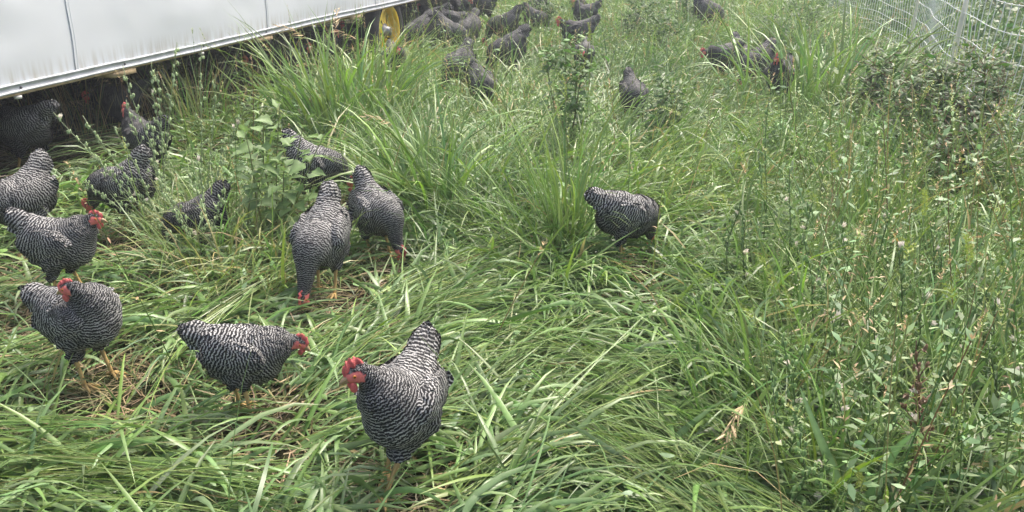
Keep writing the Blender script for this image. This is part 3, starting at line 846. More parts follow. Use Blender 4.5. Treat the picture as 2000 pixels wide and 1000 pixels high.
# -- the nearest hens, each in its own pose
place_hen(dict(hb=0.240, pitch=-6, tail=20, head=(0.175, -0.060, 0.412), hyaw=-42, hpitch=-14, feet=[(0.115, -0.02), (0.0, -0.065)], comb=1.05), 788, 812, -108,
          "hen nearest the camera, facing it with a tall red comb and tail raised", 1.0, 0.22, True, own='h1')
place_hen(dict(hb=0.232, pitch=10, tail=-22, head=(0.235, 0.01, 0.262), hyaw=-22, hpitch=-28, feet=[(0.0, -0.06), (-0.07, 0.05)], comb=0.75), 487, 697, 6,
          "hen walking right with lowered head, lifting one orange foot, left of the nearest hen", 0.86, 0.24, True, own='h2')
place_hen(dict(hb=0.235, pitch=-8, tail=-12, head=(0.070, -0.075, 0.392), hyaw=-165, hpitch=-16, feet=[(0.03, 0.05), (0.0, -0.06)], comb=0.6), 172, 642, -18,
          "plump hen at the left turning her pink face back over her shoulder", 0.96, 0.22, True, own='h3')
place_hen(dict(hb=0.238, pitch=2, tail=8, head=(0.200, 0.0, 0.352), hyaw=0, hpitch=-8, feet=[(0.03, 0.05), (-0.04, -0.05)], comb=0.7), 132, 500, 2,
          "hen standing side on with raised head facing right, behind the hen looking back", 0.95, 0.22, True, own='h4')
place_hen(dict(hb=0.225, pitch=14, tail=16, head=(0.235, -0.02, 0.17), hyaw=-10, hpitch=-40, feet=[(0.04, 0.05), (-0.06, -0.05)], comb=0.8), 45, 395, -122,
          "hen cut by the left edge, tail raised and head low, below the coop rail", 1.05, 0.22, True, own='h5')
place_hen(dict(hb=0.225, pitch=16, tail=18, head=(0.225, -0.02, 0.135), hyaw=-8, hpitch=-48, feet=[(0.04, 0.05), (-0.03, -0.05)], comb=1.1), 245, 368, -172,
          "hen pecking to the left with bright red comb, behind the arching seed heads", 1.0, 0.2, True, own='h7')
place_hen(dict(hb=0.228, pitch=16, tail=20, head=(0.235, 0.0, 0.10), hyaw=6, hpitch=-52, feet=[(0.03, 0.05), (-0.02, -0.05)], comb=0.9), 738, 418, -48,
          "hen pecking down to the right, right of the hen bending towards the camera", 0.95, 0.2, True, own='h11')
place_hen(dict(hb=0.226, pitch=20, tail=10, head=(0.255, -0.01, 0.085), hyaw=-6, hpitch=-64, feet=[(0.03, 0.05), (-0.02, -0.05)], comb=0.7), 632, 480, -100,
          "hen bending towards the camera with her beak in the straw, tail pointing up", 1.02, 0.2, True, own='h12')
place_hen(dict(hb=0.222, pitch=18, tail=-34, head=(0.205, 0.075, 0.10), hyaw=55, hpitch=-55, feet=[(0.02, 0.05), (-0.03, -0.05)], comb=0.7), 1222, 430, 14,
          "lone hen in the middle of the pasture, back arched and head hidden in the grass", 0.94, 0.2, True, own='h13')
place_hen(dict(hb=0.228, pitch=18, tail=4, head=(0.235, 0.0, 0.155), hyaw=-14, hpitch=-40, feet=[(0.04, 0.05), (-0.04, -0.05)], comb=1.0), 620, 332, -8,
          "hen pecking behind the broad leaved weed, red comb at its right", 1.0, 0.2, True, own='h10')
# -- the others, repeated poses
H = place_hen
H('peck', 388, 424, -162, "hen hidden in weeds, comb and tail showing, left of the broad leaved weed", 0.85, sink=0.05)
H('alert', 286, 280, 150, "hen behind the pale chicory stems below the coop rail, face red", 0.98)
H('level', 50, 272, 172, "hen in the coop's shade at the left edge, tail to the right", 1.08)
H('level', 440, 133, -12, "hen in the deep shade under the coop heading right, red face in profile", 1.05)
H('walk', 640, 95, 60, "hen under the coop left of the yellow wheel rim", 0.98)
H('alert', 300, 150, 80, "shadowed hen deep under the coop above the seed stalks", 1.0)
H('level', 235, 205, 200, "shadowed hen under the coop between the two left seed stalks", 1.0)
H('walk', 772, 124, -70, "hen standing in front of the yellow wheel rim", 0.98)
H('peck', 895, 128, -125, "hen pecking in front of the crowd, right of the wheel, tail raised", 1.0)
H('peck2', 940, 165, -60, "dark hen almost swallowed by grass right of the tail raised pecker", 0.92)
H('peck', 1236, 190, -78, "hen head down among tall grass above the lone middle hen", 0.9)
H('alert', 1520, 160, -125, "hen standing upright with red comb by the tall grass near the fence", 1.0)
H('peck2', 1475, 128, -150, "hen pecking left with red comb, beside the upright hen near the fence", 1.0)
H('peck', 1440, 108, -88, "tail up hen in the middle of the trio near the fence", 0.98)
H('level', 1408, 115, -165, "dark hen at the left of the trio near the fence", 1.0)
H('peck2', 1382, 22, -38, "hen at the top of the picture, alone left of the net fence", 1.12)
H('walk', 1125, 68, 178, "hen with red face looking left behind the tall pigweed", 1.05)
H('alert', 1140, 32, 172, "dark hen behind the one looking left, only neck and face showing", 0.98)
H('level', 1140, 108, -100, "hen mostly hidden behind the tall pigweed's seed heads", 0.9)
H('peck', 985, 52, 176, "upper hen of the pair pecking left of the tall pigweed", 1.05)
H('peck2', 992, 96, -158, "lower hen of the pair pecking left of the tall pigweed", 1.12)
H('peck', 1045, 34, 20, "hen half hidden in grass behind the pecking pair", 0.95)
H('level', 945, 12, 150, "hen at the top edge just right of the crowd by the wheel", 1.0)
H('peck', 880, 66, -30, "round backed hen at the right front of the crowd by the wheel", 1.08)
H('level', 893, 42, -10, "hen with red face to the right at the crowd's right side", 1.0)
H('walk', 905, 20, -50, "hen of the crowd below the top edge, right of its middle", 1.05)
H('peck', 858, 12, 200, "hen at the top of the crowd, back touching the picture's top", 1.0)
H('walk', 845, 38, 160, "hen in the middle of the crowd with red face to the left", 1.0)
H('peck2', 815, 62, -140, "dark hen at the front left of the crowd beside the wheel", 1.05)
H('level', 800, 32, 15, "hen at the crowd's left end under the coop corner", 1.0)
H('alert', 1050, 6, 120, "hen touching the top edge above the tall pigweed", 1.0)
H('peck', 1130, 6, 60, "hen cut by the top edge, right of the tall pigweed", 0.95)
H('walk', 825, 14, 40, "hen in the crowd's second row near the coop corner", 1.0)
H('peck2', 838, 58, 200, "low hen in the crowd's front row, middle", 1.0)
H('level', 868, 36, 120, "hen in the thick of the crowd facing away", 1.0)
H('alert', 790, 12, -30, "hen in the coop's shade at the crowd's left back", 1.0)
H('peck', 915, 60, -120, "hen at the front right of the crowd, head down in grass", 1.0)
H('walk', 925, 4, 10, "hen cut by the top edge at the crowd's right", 1.0)
H('level', 560, 110, 20, "hen deep in the coop's shade behind the large bright tuft", 1.0)
H('peck', 480, 95, 160, "hen in the dark under the coop's second joist", 1.0)
H('walk', 700, 70, -150, "hen in the shade just left of the yellow wheel rim", 1.0)
H('alert', 880, 8, 90, "upright hen at the crowd's back, cut by the top edge", 1.0)
# ------------------------------------------------------------------ grass
GREEN_A = np.array([0.088, 0.170, 0.046]); GREEN_B = np.array([0.165, 0.270, 0.098]); GREEN_C = np.array([0.215, 0.335, 0.078])
BLUE_G = np.array([0.185, 0.268, 0.150]); STEM_G = np.array([0.370, 0.490, 0.225]); STRAW = np.array([0.46, 0.35, 0.19])
BROWN = np.array([0.17, 0.115, 0.065]); GREY_STRAW = np.array([0.34, 0.28, 0.19])
HEN_XY = np.array([[h[0], h[1]] for h in HENS]); HEN_NEAR = np.array([h[2] for h in HENS])

FEET = np.array(FEET)
def scratched(x, y, r):
    m = np.zeros(len(x), bool)
    for a, b in FEET:
        u = -np.array([a, b]) / math.hypot(a, b)
        t = np.clip((x - a) * u[0] + (y - b) * u[1], 0, 0.32)
        m |= (x - a - u[0] * t) ** 2 + (y - b - u[1] * t) ** 2 < (r * (1 - 1.3 * t)) ** 2
    return m

class Blades:
    def __init__(s): s.V, s.Q, s.c, s.n = [], [], [], 0
    def add(s, root, az, elev, L, W, droop, col, seg=5, tipcol=None, basecol=None, bend=None, roll=None, twist=None, shape='leaf', fold=False, minz=0.004, pw=1.4):
        """a batch of blades; every argument is an array over the blades"""
        n = len(root)
        if n == 0: return
        az = np.asarray(az, float).copy(); roll = np.zeros(n) if roll is None else roll
        twist = np.zeros(n) if twist is None else twist; bend = np.zeros(n) if bend is None else bend
        P = np.asarray(root, float).copy()
        rows, cols = [], []
        tipcol = col if tipcol is None else tipcol; basecol = col if basecol is None else basecol
        prev = 0.0
        for i in range(seg + 1):
            t = i / seg
            el = elev - droop * t ** pw
            a = az + bend * t
            T = np.stack([np.cos(el) * np.cos(a), np.cos(el) * np.sin(a), np.sin(el)], -1)
            if i > 0:
                P = P + T * (L / seg)[:, None]
                g = ground_h(P[:, 0], P[:, 1]) + minz
                P[:, 2] = np.maximum(P[:, 2], g)
            sd = np.stack([-np.sin(a), np.cos(a), np.zeros(n)], -1)
            up = np.cross(T, sd)
            ra = roll + twist * t
            S = sd * np.cos(ra)[:, None] + up * np.sin(ra)[:, None]
            Nv = np.cross(S, T)
            if shape == 'leaf': w = min(1.0, 0.45 + 2.2 * t) * (1 - t ** 2.2) + 0.03
            elif shape == 'stem': w = 1.0 - 0.55 * t
            else: w = math.sin(math.pi * min(1, 0.12 + 0.86 * t)) + 0.03
            hw = (W * 0.5 * w)[:, None]
            c = (basecol * (1 - t / 0.3) + col * (t / 0.3)) if t < 0.3 else (col * (1 - (t - 0.3) / 0.7) + tipcol * ((t - 0.3) / 0.7))
            if fold:
                rows.append(np.stack([P - S * hw + Nv * hw * 0.35, P, P + S * hw + Nv * hw * 0.35], 1))
                cols.append(np.stack([c, c * 1.18, c], 1))
            else:
                rows.append(np.stack([P - S * hw, P + S * hw], 1)); cols.append(np.stack([c, c], 1))
        k = 3 if fold else 2
        V = np.stack(rows, 1).reshape(-1, 3); Cc = np.stack(cols, 1).reshape(-1, 3)
        per = (seg + 1) * k
        b = np.arange(n)[:, None, None] * per + s.n
        i = np.arange(seg)[None, :, None]; j = np.arange(k - 1)[None, None, :]
        Q = np.stack([b + i * k + j, b + i * k + j + 1, b + (i + 1) * k + j + 1, b + (i + 1) * k + j], -1).reshape(-1, 4)
        s.V.append(V); s.Q.append(Q); s.c.append(Cc); s.n += len(V)
        return P
    def mesh(s, name, mat, origin=None):
        V = np.concatenate(s.V)
        if origin is not None: V = V - np.asarray(origin)
        return mesh_np(name, V, np.concatenate(s.Q), None, {"col": ('FLOAT_COLOR', np.clip(np.concatenate(s.c), 0, 1))}, [mat])

# direction in which the trampled grass lies, read off the place at a few spots (picture position -> picture direction)
_FLOW = [(60, 930, 1, .10), (300, 900, 1, .28), (620, 950, 1, .14), (300, 650, -1, .55), (90, 690, -1, .18), (120, 810, 1, .25), (540, 820, .5, -1),
         (720, 620, 1, -.6), (880, 590, 1, -.5), (930, 760, .9, -.3), (1040, 640, -.55, 1), (1180, 650, .45, 1), (1300, 780, .75, 1), (1120, 860, .7, 1), (1300, 950, 1, .8),
         (1000, 940, 1, -.6), (880, 930, .9, -.5), (980, 500, -1, .18), (1240, 515, 1, .12), (1420, 440, 1, .12), (1350, 310, 1, .22), (1500, 250, 1, .1), (1420, 560, .8, .7),
         (1640, 320, .5, -1), (1100, 300, -.6, -.6), (900, 370, .6, -.7), (1600, 480, .1, -1), (1700, 700, .1, -1), (1850, 850, .3, -1), (700, 260, -.1, -1),
         (1250, 90, 1, .25), (1450, 60, -1, .2), (420, 330, 1, .2), (250, 300, -1, .3), (450, 560, -.7, .6), (1760, 430, 1, .3), (950, 200, .4, -1), (600, 160, 1, .1), (1000, 60, -1, .1)]
_fp, _fa = [], []
for (px, py, dx, dy) in _FLOW:
    a, b = G(px, py), G(px + dx * 12, py + dy * 12)
    _fp.append(a[:2]); d = (b - a)[:2]; _fa.append(d / np.linalg.norm(d))
_fp, _fa = np.array(_fp), np.array(_fa)
def flow(x, y):
    X = np.stack([x, y], -1)
    out = np.zeros(len(X))
    for k in range(0, len(X), 20000):
        d2 = ((X[k:k + 20000, None] - _fp[None]) ** 2).sum(-1)
        w = 1 / (d2 + 0.02 + 0.002 * (X[k:k + 20000, 1] ** 2)[:, None]) ** 1.5
        v = w @ _fa
        out[k:k + 20000] = np.arctan2(v[:, 1], v[:, 0])
    return out

def scatter(n, y0=1.35, y1=23.0, pw=1.6, yk=3.0, margin=1.1):
    """n ground points, thinning out with distance, over the part of the pasture the camera (or one a step aside) could see"""
    yy = np.linspace(y0, y1, 600)
    hw = 0.66 * yy + margin
    pdf = hw * np.minimum(1, (yk / yy)) ** pw
    cdf = np.cumsum(pdf); cdf /= cdf[-1]
    y = np.interp(rng.random(n), cdf, yy)
    x = (rng.random(n) * 2 - 1) * (0.66 * y + margin)
    return x, y
def near_hen(x, y, r=0.13, front=0.0, rf=0.10, every=False):
    """points within r of a hen's middle, or within rf of the line from a near hen towards the camera (so that it stays in view)"""
    m = np.zeros(len(x), bool)
    for (hx, hy), nr in zip(HEN_XY, HEN_NEAR):
        d2 = (x - hx) ** 2 + (y - hy) ** 2
        m |= d2 < r * r
        if front > 0 and (nr or every):
            u = -np.array([hx, hy]) / math.hypot(hx, hy)
            t = np.clip((x - hx) * u[0] + (y - hy) * u[1], 0, front)
            m |= ((x - hx - u[0] * t) ** 2 + (y - hy - u[1] * t) ** 2) < rf * rf
    return m
def under_coop(x, y, edge=0.0):
    s, q = coop_sy(x, y)
    return (s > COOP_S0) & (s < COOP_S1 + 0.1) & (q > edge) & (q < COOP_W)
def mixc(c, w):
    """blend a list of colours by weights (n, k)"""
    w = w / w.sum(1, keepdims=True); return w @ np.array(c)
def vary(c, s=0.16, h=0.06):
    n = len(c); return np.clip(c * rng.lognormal(0, s, (n, 1)) * rng.normal(1, h, (n, 3)), 0.01, 0.8)
def zroot(x, y, dz=0.0): return np.stack([x, y, ground_h(x, y) + dz], -1)
def lump(x, y): return vnoise(x, y, 0.35, 21) * 0.6 + vnoise(x, y, 0.13, 22) * 0.4

# --- dead thatch lying on the soil
def build_thatch():
    B = Blades()
    n = 34000
    x, y = scatter(n, y1=10.0, pw=1.5)
    st = vnoise(x, y, 0.5, 31)
    az = flow(x, y) + rng.normal(0, 0.9, n) + (rng.random(n) < 0.5) * math.pi
    L = rng.uniform(0.07, 0.26, n)
    c = mixc([STRAW, BROWN, GREY_STRAW, GREEN_A], np.stack([rng.random(n) * (0.3 + st), rng.random(n) * 1.1, rng.random(n) * 0.8, rng.random(n) * 0.6], -1) ** 2 + 1e-3)
    c = np.where(under_coop(x, y, -0.05)[:, None], c * 0.32, c)  # litter under the coop, its colour darkened to stand in for shade
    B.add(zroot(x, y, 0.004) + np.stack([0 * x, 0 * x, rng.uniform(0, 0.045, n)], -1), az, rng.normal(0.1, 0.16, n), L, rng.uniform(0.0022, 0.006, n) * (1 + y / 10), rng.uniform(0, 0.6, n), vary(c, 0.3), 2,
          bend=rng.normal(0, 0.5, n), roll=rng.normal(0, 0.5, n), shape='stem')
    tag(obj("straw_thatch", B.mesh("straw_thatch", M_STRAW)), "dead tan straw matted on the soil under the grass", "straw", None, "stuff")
build_thatch()

# --- the lodged, trampled grass that covers most of the pasture
SHEAVES = [(-60, 880, 700, 955, 150, 0.07), (-40, 960, 560, 1010, 110, 0.07), (0, 800, 300, 900, 70, 0.06), (610, 690, 880, 560, 90, 0.06), (640, 640, 860, 640, 50, 0.05), (1090, 690, 1420, 1010, 170, 0.09), (1010, 780, 1250, 1000, 90, 0.07),
           (880, 1010, 1190, 800, 110, 0.05), (-20, 740, 330, 640, 110, 0.06), (240, 770, 490, 610, 110, 0.06), (1190, 520, 1520, 640, 80, 0.06), (900, 830, 1100, 690, 60, 0.05), (1300, 620, 1500, 760, 70, 0.06), (960, 690, 1150, 740, 40, 0.05)]
def build_mat():
    B = Blades()
    # fine leaves
    n = 44000
    x, y = scatter(n)
    bare = scratched(x, y, 0.13)
    keep = ~bare & ~(near_hen(x, y, 0.05)) & ~(under_coop(x, y, 0.2) & (rng.random(n) < 0.35))
    x, y = x[keep], y[keep]; n = len(x)
    lm = lump(x, y)
    far = np.clip((y - 5) / 8, 0, 1)
    az = flow(x, y) + rng.normal(0, 0.45, n) + (vnoise(x, y, 0.45, 41) - 0.5) * 1.8
    L = rng.uniform(0.14, 0.36, n) * (1 + 0.15 * far)
    el = rng.uniform(0.05, 0.75, n) + 0.35 * far * rng.random(n)
    dry = vnoise(x, y, 0.6, 43)
    c = mixc([GREEN_A, GREEN_B, GREEN_C, BLUE_G, STRAW], np.stack([rng.random(n), rng.random(n), 0.9 * rng.random(n), 0.8 * rng.random(n), np.where(rng.random(n) < 0.13 + 0.28 * (dry > 0.6), 2.5, 0.02) * rng.random(n)], -1) ** 2 + 1e-3)
    uc = under_coop(x, y, -0.1)[:, None]; c = np.where(uc, c * 0.22 + 0.30 * (BROWN * 0.6 + GREY_STRAW * 0.4), c)   # soiled, trampled litter under the coop, darkened further to paint in its shade
    hue = (vnoise(x, y, 0.9, 44) - 0.5)[:, None]
    c = c * (1 + hue * np.array([0.9, 0.55, 0.4]))
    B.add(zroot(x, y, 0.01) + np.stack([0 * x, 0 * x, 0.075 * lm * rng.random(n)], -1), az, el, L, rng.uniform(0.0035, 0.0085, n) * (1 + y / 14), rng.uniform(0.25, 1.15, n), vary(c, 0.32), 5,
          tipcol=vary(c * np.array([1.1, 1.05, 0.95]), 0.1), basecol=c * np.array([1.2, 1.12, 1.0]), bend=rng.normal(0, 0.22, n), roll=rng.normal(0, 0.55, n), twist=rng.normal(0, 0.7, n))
    # broad leaves
    n = 40000
    x, y = scatter(n, pw=1.9)
    bare = scratched(x, y, 0.18)
    keep = ~bare & ~near_hen(x, y, 0.07) & ~under_coop(x, y, 0.1)
    x, y = x[keep], y[keep]; n = len(x)
    px, py = proj(zroot(x, y))
    wgt = np.where((px < 620) & (py > 520) & (py < 900), 0.45, 1.0)
    keep = rng.random(n) < wgt; x, y = x[keep], y[keep]; n = len(x)
    az = flow(x, y) + rng.normal(0, 0.9, n) + (vnoise(x, y, 0.4, 51) - 0.5) * 2.0
    L = rng.uniform(0.18, 0.42, n)
    c = mixc([GREEN_A, GREEN_B, GREEN_C, BLUE_G], np.stack([1.1 * rng.random(n), rng.random(n), 0.6 * rng.random(n), rng.random(n)], -1) ** 2 + 1e-3)
    B.add(zroot(x, y, 0.015) + np.stack([0 * x, 0 * x, 0.10 * lump(x, y) * rng.random(n)], -1), az, rng.uniform(0.12, 0.95, n), L, rng.uniform(0.009, 0.023, n) * (1 + y / 25), rng.uniform(0.5, 1.7, n), vary(c, 0.3), 4,
          tipcol=vary(c * np.array([1.12, 1.06, 0.9]), 0.1), basecol=c * 1.15, bend=rng.normal(0, 0.2, n), roll=rng.normal(0, 0.5, n), twist=rng.normal(0, 0.8, n), fold=True)
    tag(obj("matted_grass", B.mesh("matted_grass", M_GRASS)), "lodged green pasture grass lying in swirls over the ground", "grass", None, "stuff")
    # pale fallen stalks, mostly in sheaves
    B = Blades()
    n = 13000
    x, y = scatter(n, y1=14, pw=1.7)
    sh = vnoise(x, y, 0.35, 61)
    px, py = proj(zroot(x, y))
    boost = ((px < 760) & (py > 860)) | ((py > 540) & (py < 700) & (px > 640) & (px < 900)) | ((px > 1050) & (px < 1420) & (py > 680)) | ((px < 420) & (py > 600) & (py < 760))
    bare = scratched(x, y, 0.20)
    keep = ~bare & (rng.random(n) < np.where(boost, 1.0, 0.15 + 0.6 * (sh > 0.55))) & ~under_coop(x, y, 0.5) & ~near_hen(x, y, 0.06)
    x, y = x[keep], y[keep]; n = len(x)
    az = flow(x, y) + rng.normal(0, 0.14, n)
    bad = np.zeros(n, bool)
    for q in (0.15, 0.3, 0.45, 0.6): bad |= scratched(x + np.cos(az) * q, y + np.sin(az) * q, 0.11)
    x, y, az = x[~bad], y[~bad], az[~bad]; n = len(x)
    L = rng.uniform(0.28, 0.70, n)
    c = mixc([STEM_G, STRAW, GREEN_C], np.stack([1.6 * rng.random(n), 0.3 * rng.random(n), 1.0 * rng.random(n)], -1) ** 2 + 1e-3)
    c = vary(c, 0.18)
    st = zroot(x, y, 0.04) + np.stack([0 * x, 0 * x, rng.uniform(0, 0.11, n)], -1)
    elv = rng.uniform(0.0, 0.22, n); bd = rng.normal(0, 0.12, n); wd = rng.uniform(0.003, 0.0062, n); dp = rng.uniform(0.0, 0.35, n)
    B.add(st, az, elv, L, wd, dp, c, 4, bend=bd, shape='stem')
    B.add(st, az, elv, L, wd, dp, c * 0.8, 4, bend=bd, shape='stem', roll=np.full(n, math.pi / 2))
    for (ax_, ay_, bx_, by_, k, w) in SHEAVES:
        a = G(ax_, ay_); b = G(bx_, by_); d = (b - a)[:2]; Lt = np.linalg.norm(d); d /= Lt; nn = np.array([-d[1], d[0]])
        t = rng.uniform(-0.1, 0.75, k) * Lt; o_ = rng.normal(0, w, k)
        x = a[0] + d[0] * t + nn[0] * o_; y = a[1] + d[1] * t + nn[1] * o_
        bare = scratched(x, y, 0.18)
        for q in (0.15, 0.3, 0.45, 0.6): bare |= scratched(x + d[0] * q, y + d[1] * q, 0.12)
        x, y = x[~bare], y[~bare]; k = len(x)
        az = math.atan2(d[1], d[0]) + rng.normal(0, 0.10, k) - o_[~bare] * 0.6
        c = vary(mixc([STEM_G, STRAW, GREEN_C, GREEN_B], np.stack([1.7 * rng.random(k), 0.25 * rng.random(k), 0.9 * rng.random(k), 0.6 * rng.random(k)], -1) ** 2 + 1e-3), 0.2)
        st = zroot(x, y, 0.06) + np.stack([0 * x, 0 * x, rng.uniform(0, 0.08, k) * np.exp(-(o_[~bare] / (1.5 * w)) ** 2)], -1)
        elv = rng.normal(0.06, 0.06, k); bd = rng.normal(0, 0.10, k); wd = rng.uniform(0.0035, 0.0075, k); dp = rng.uniform(0.0, 0.22, k); L = rng.uniform(0.3, 0.75, k)
        B.add(st, az, elv, L, wd, dp, c, 4, bend=bd, shape='stem', roll=rng.normal(0, 0.4, k))
        B.add(st, az, elv, L, wd, dp, c * 0.85, 4, bend=bd, shape='stem', roll=np.full(k, math.pi / 2))
    tag(obj("fallen_stalks", B.mesh("fallen_stalks", M_GRASS)), "pale green stalks lying flat in sheaves on the grass", "grass stalks", None, "stuff")
build_mat()

# --- loose half-upright grass between the tufts
def build_upright():
    B = Blades()
    blobs = [(900, 320, 190, 110, 1.2, .46), (1060, 350, 160, 110, 1.0, .44), (1300, 250, 240, 90, .8, .32), (1640, 340, 260, 120, .9, .32), (1730, 600, 220, 220, 1.5, .42), (430, 520, 150, 60, .9, .26),
             (1200, 110, 260, 60, 1.0, .36), (1480, 60, 260, 60, .8, .36), (960, 180, 170, 60, 1.2, .46), (1620, 170, 160, 60, 1.0, .40), (1850, 330, 200, 130, .9, .34), (700, 230, 120, 70, 1.2, .5),
             (1000, 30, 400, 60, .55, .30), (1800, 80, 300, 90, 1.0, .55), (1800, 900, 230, 200, 1.4, .40), (1560, 420, 150, 150, .7, .3), (420, 260, 140, 80, .5, .3), (1250, 560, 300, 90, .25, .2)]
    n = 98000
    x, y = scatter(n, y0=1.4, pw=1.35, yk=4.0)
    px, py = proj(zroot(x, y))
    d = np.zeros(n); hh = np.zeros(n) + 1e-6
    for (bx, by, rx, ry, w, h) in blobs:
        g = w * np.exp(-0.5 * (((px - bx) / rx) ** 2 + ((py - by) / ry) ** 2)); d += g; hh += g * h
    H = hh / (d + 1e-6)
    cl = vnoise(x, y, 0.22, 71) * 0.7 + vnoise(x, y, 0.6, 72) * 0.3
    p = np.clip(d, 0.03, 1.0) * np.clip((cl - 0.32) * 3.0, 0.05, 1)
    p[y > 13] = np.maximum(p[y > 13], 0.5)
    keep = (rng.random(n) < p) & ~near_hen(x, y, 0.12, 0.42, 0.13) & ~under_coop(x, y, 0.0)
    x, y, H, px, py = x[keep], y[keep], H[keep], px[keep], py[keep]; n = len(x)
    H = np.clip(H * 1.3, 0.24, 0.7)
    # hens further off keep a thinner screen of grass in front of them
    hide = near_hen(x, y, 0.14, 0.5, 0.15, True); H = np.where(hide, H * 0.5, H)
    L = H * rng.uniform(0.6, 1.35, n)
    az = flow(x, y) * 1.0 + rng.normal(0, 1.1, n)
    el = rng.uniform(0.75, 1.5, n)
    c = mixc([GREEN_A, GREEN_B, GREEN_C, BLUE_G, STRAW], np.stack([rng.random(n), rng.random(n), 1.2 * rng.random(n), 0.5 * rng.random(n), np.where(rng.random(n) < 0.07, 3, 0.02) * rng.random(n)], -1) ** 2 + 1e-3)
    hue = (0.6 * vnoise(x, y, 1.2, 73) + 0.4 * vnoise(x, y, 0.45, 74) - 0.5)[:, None]; c = c * (1 + hue * np.array([1.2, 0.9, 0.7]))
    wide = np.where(rng.random(n) < 0.35, rng.uniform(0.008, 0.015, n), rng.uniform(0.003, 0.007, n)) * (1 + y / 16)
    B.add(zroot(x, y, 0.0), az, el, L, wide, rng.uniform(0.3, 2.3, n), vary(c), 4, tipcol=vary(c * np.array([1.15, 1.08, 0.95]), 0.1), basecol=c * np.array([1.2, 1.1, 1.0]), bend=rng.normal(0, 0.4, n), roll=rng.normal(0, 0.4, n), twist=rng.normal(0, 0.9, n))
    tag(obj("standing_grass", B.mesh("standing_grass", M_GRASS)), "loose half upright green grass growing between the tufts", "grass", None, "stuff")
    # small broad leaves of creeping ground weeds, thickest on the right
    B = Blades()
    n = 15000
    x, y = scatter(n, y1=12, pw=1.3)
    px, py = proj(zroot(x, y))
    p = 0.10 + 0.9 * np.exp(-0.5 * (((px - 1720) / 260) ** 2 + ((py - 420) / 260) ** 2)) + 0.35 * np.exp(-0.5 * (((px - 1150) / 160) ** 2 + ((py - 260) / 110) ** 2))
    keep = (rng.random(n) < p * np.clip((vnoise(x, y, 0.4, 81) - 0.25) * 2.2, 0.1, 1)) & ~near_hen(x, y, 0.12, 0.3, 0.12) & ~under_coop(x, y, 0.0)
    x, y = x[keep], y[keep]; n = len(x)
    c = vary(mixc([BLUE_G, GREEN_B, GREEN_C], rng.random((n, 3)) ** 2 + 1e-3), 0.18)
    L = rng.uniform(0.022, 0.050, n)
    B.add(zroot(x, y, 0.0) + np.stack([0 * x, 0 * x, rng.uniform(0.05, 0.22, n)], -1), rng.uniform(0, 6.28, n), rng.uniform(-0.1, 0.8, n), L, L * rng.uniform(0.35, 0.6, n) * (1 + y / 20), rng.uniform(0.2, 1.2, n), c, 4,
          roll=rng.normal(0, 0.4, n), shape='oval', fold=True)
    tag(obj("creeping_weeds", B.mesh("creeping_weeds", M_LEAF)), "small broad leaved ground weeds spreading through the grass", "ground cover", None, "stuff")
build_upright()

# --- rank growth beyond the net fence
def build_rough():
    B = Blades()
    n = 20000
    y = rng.uniform(3.0, 24.0, n); fx = np.interp(y, [3.2, 4.9, 6.6, 8.7, 12, 25], [3.7, 3.3, 3.7, 4.7, 5.2, 6.0])
    x = fx + 0.35 + rng.random(n) ** 1.3 * 7.0
    keep = vnoise(x, y, 0.5, 91) > 0.3 * rng.random(n); x, y = x[keep], y[keep]; n = len(x)
    tall = vnoise(x, y, 0.9, 92)
    c = mixc([GREEN_A * 0.8, GREEN_A, GREEN_B, STRAW], np.stack([1.2 * rng.random(n), rng.random(n), 0.6 * rng.random(n), np.where(rng.random(n) < 0.06, 2, 0.01)], -1) ** 2 + 1e-3)
    B.add(zroot(x, y, 0), rng.uniform(0, 6.28, n), rng.uniform(0.7, 1.5, n), rng.uniform(0.35, 0.8, n) * (0.6 + 0.9 * tall), rng.uniform(0.008, 0.02, n) * (1 + y / 20), rng.uniform(0.3, 2.0, n), vary(c, 0.25), 4, bend=rng.normal(0, 0.4, n), roll=rng.normal(0, 0.4, n), twist=rng.normal(0, 0.8, n))
    n = 17000
    y = rng.uniform(3.0, 24.0, n); fx = np.interp(y, [3.2, 4.9, 6.6, 8.7, 12, 25], [3.7, 3.3, 3.7, 4.7, 5.2, 6.0]); x = fx + 0.5 + rng.random(n) ** 1.3 * 6.5
    top = 0.15 + 0.85 * vnoise(x, y, 0.7, 93)
    c = vary(mixc([GREEN_A * 0.75, GREEN_A, BLUE_G * 0.7], rng.random((n, 3)) ** 2 + 1e-3), 0.25); L = rng.uniform(0.04, 0.10, n)
    B.add(zroot(x, y, 0) + np.stack([0 * x, 0 * x, top * rng.random(n) ** 0.6], -1), rng.uniform(0, 6.28, n), rng.uniform(-0.4, 0.9, n), L, L * 0.5 * (1 + y / 25), rng.uniform(0.1, 1.0, n), c, 3, roll=rng.normal(0, 0.5, n), shape='oval')
    tag(obj("rank_growth", B.mesh("rank_growth", M_LEAF)), "dense dark green rank growth beyond the net fence", "undergrowth", None, "stuff")
build_rough()

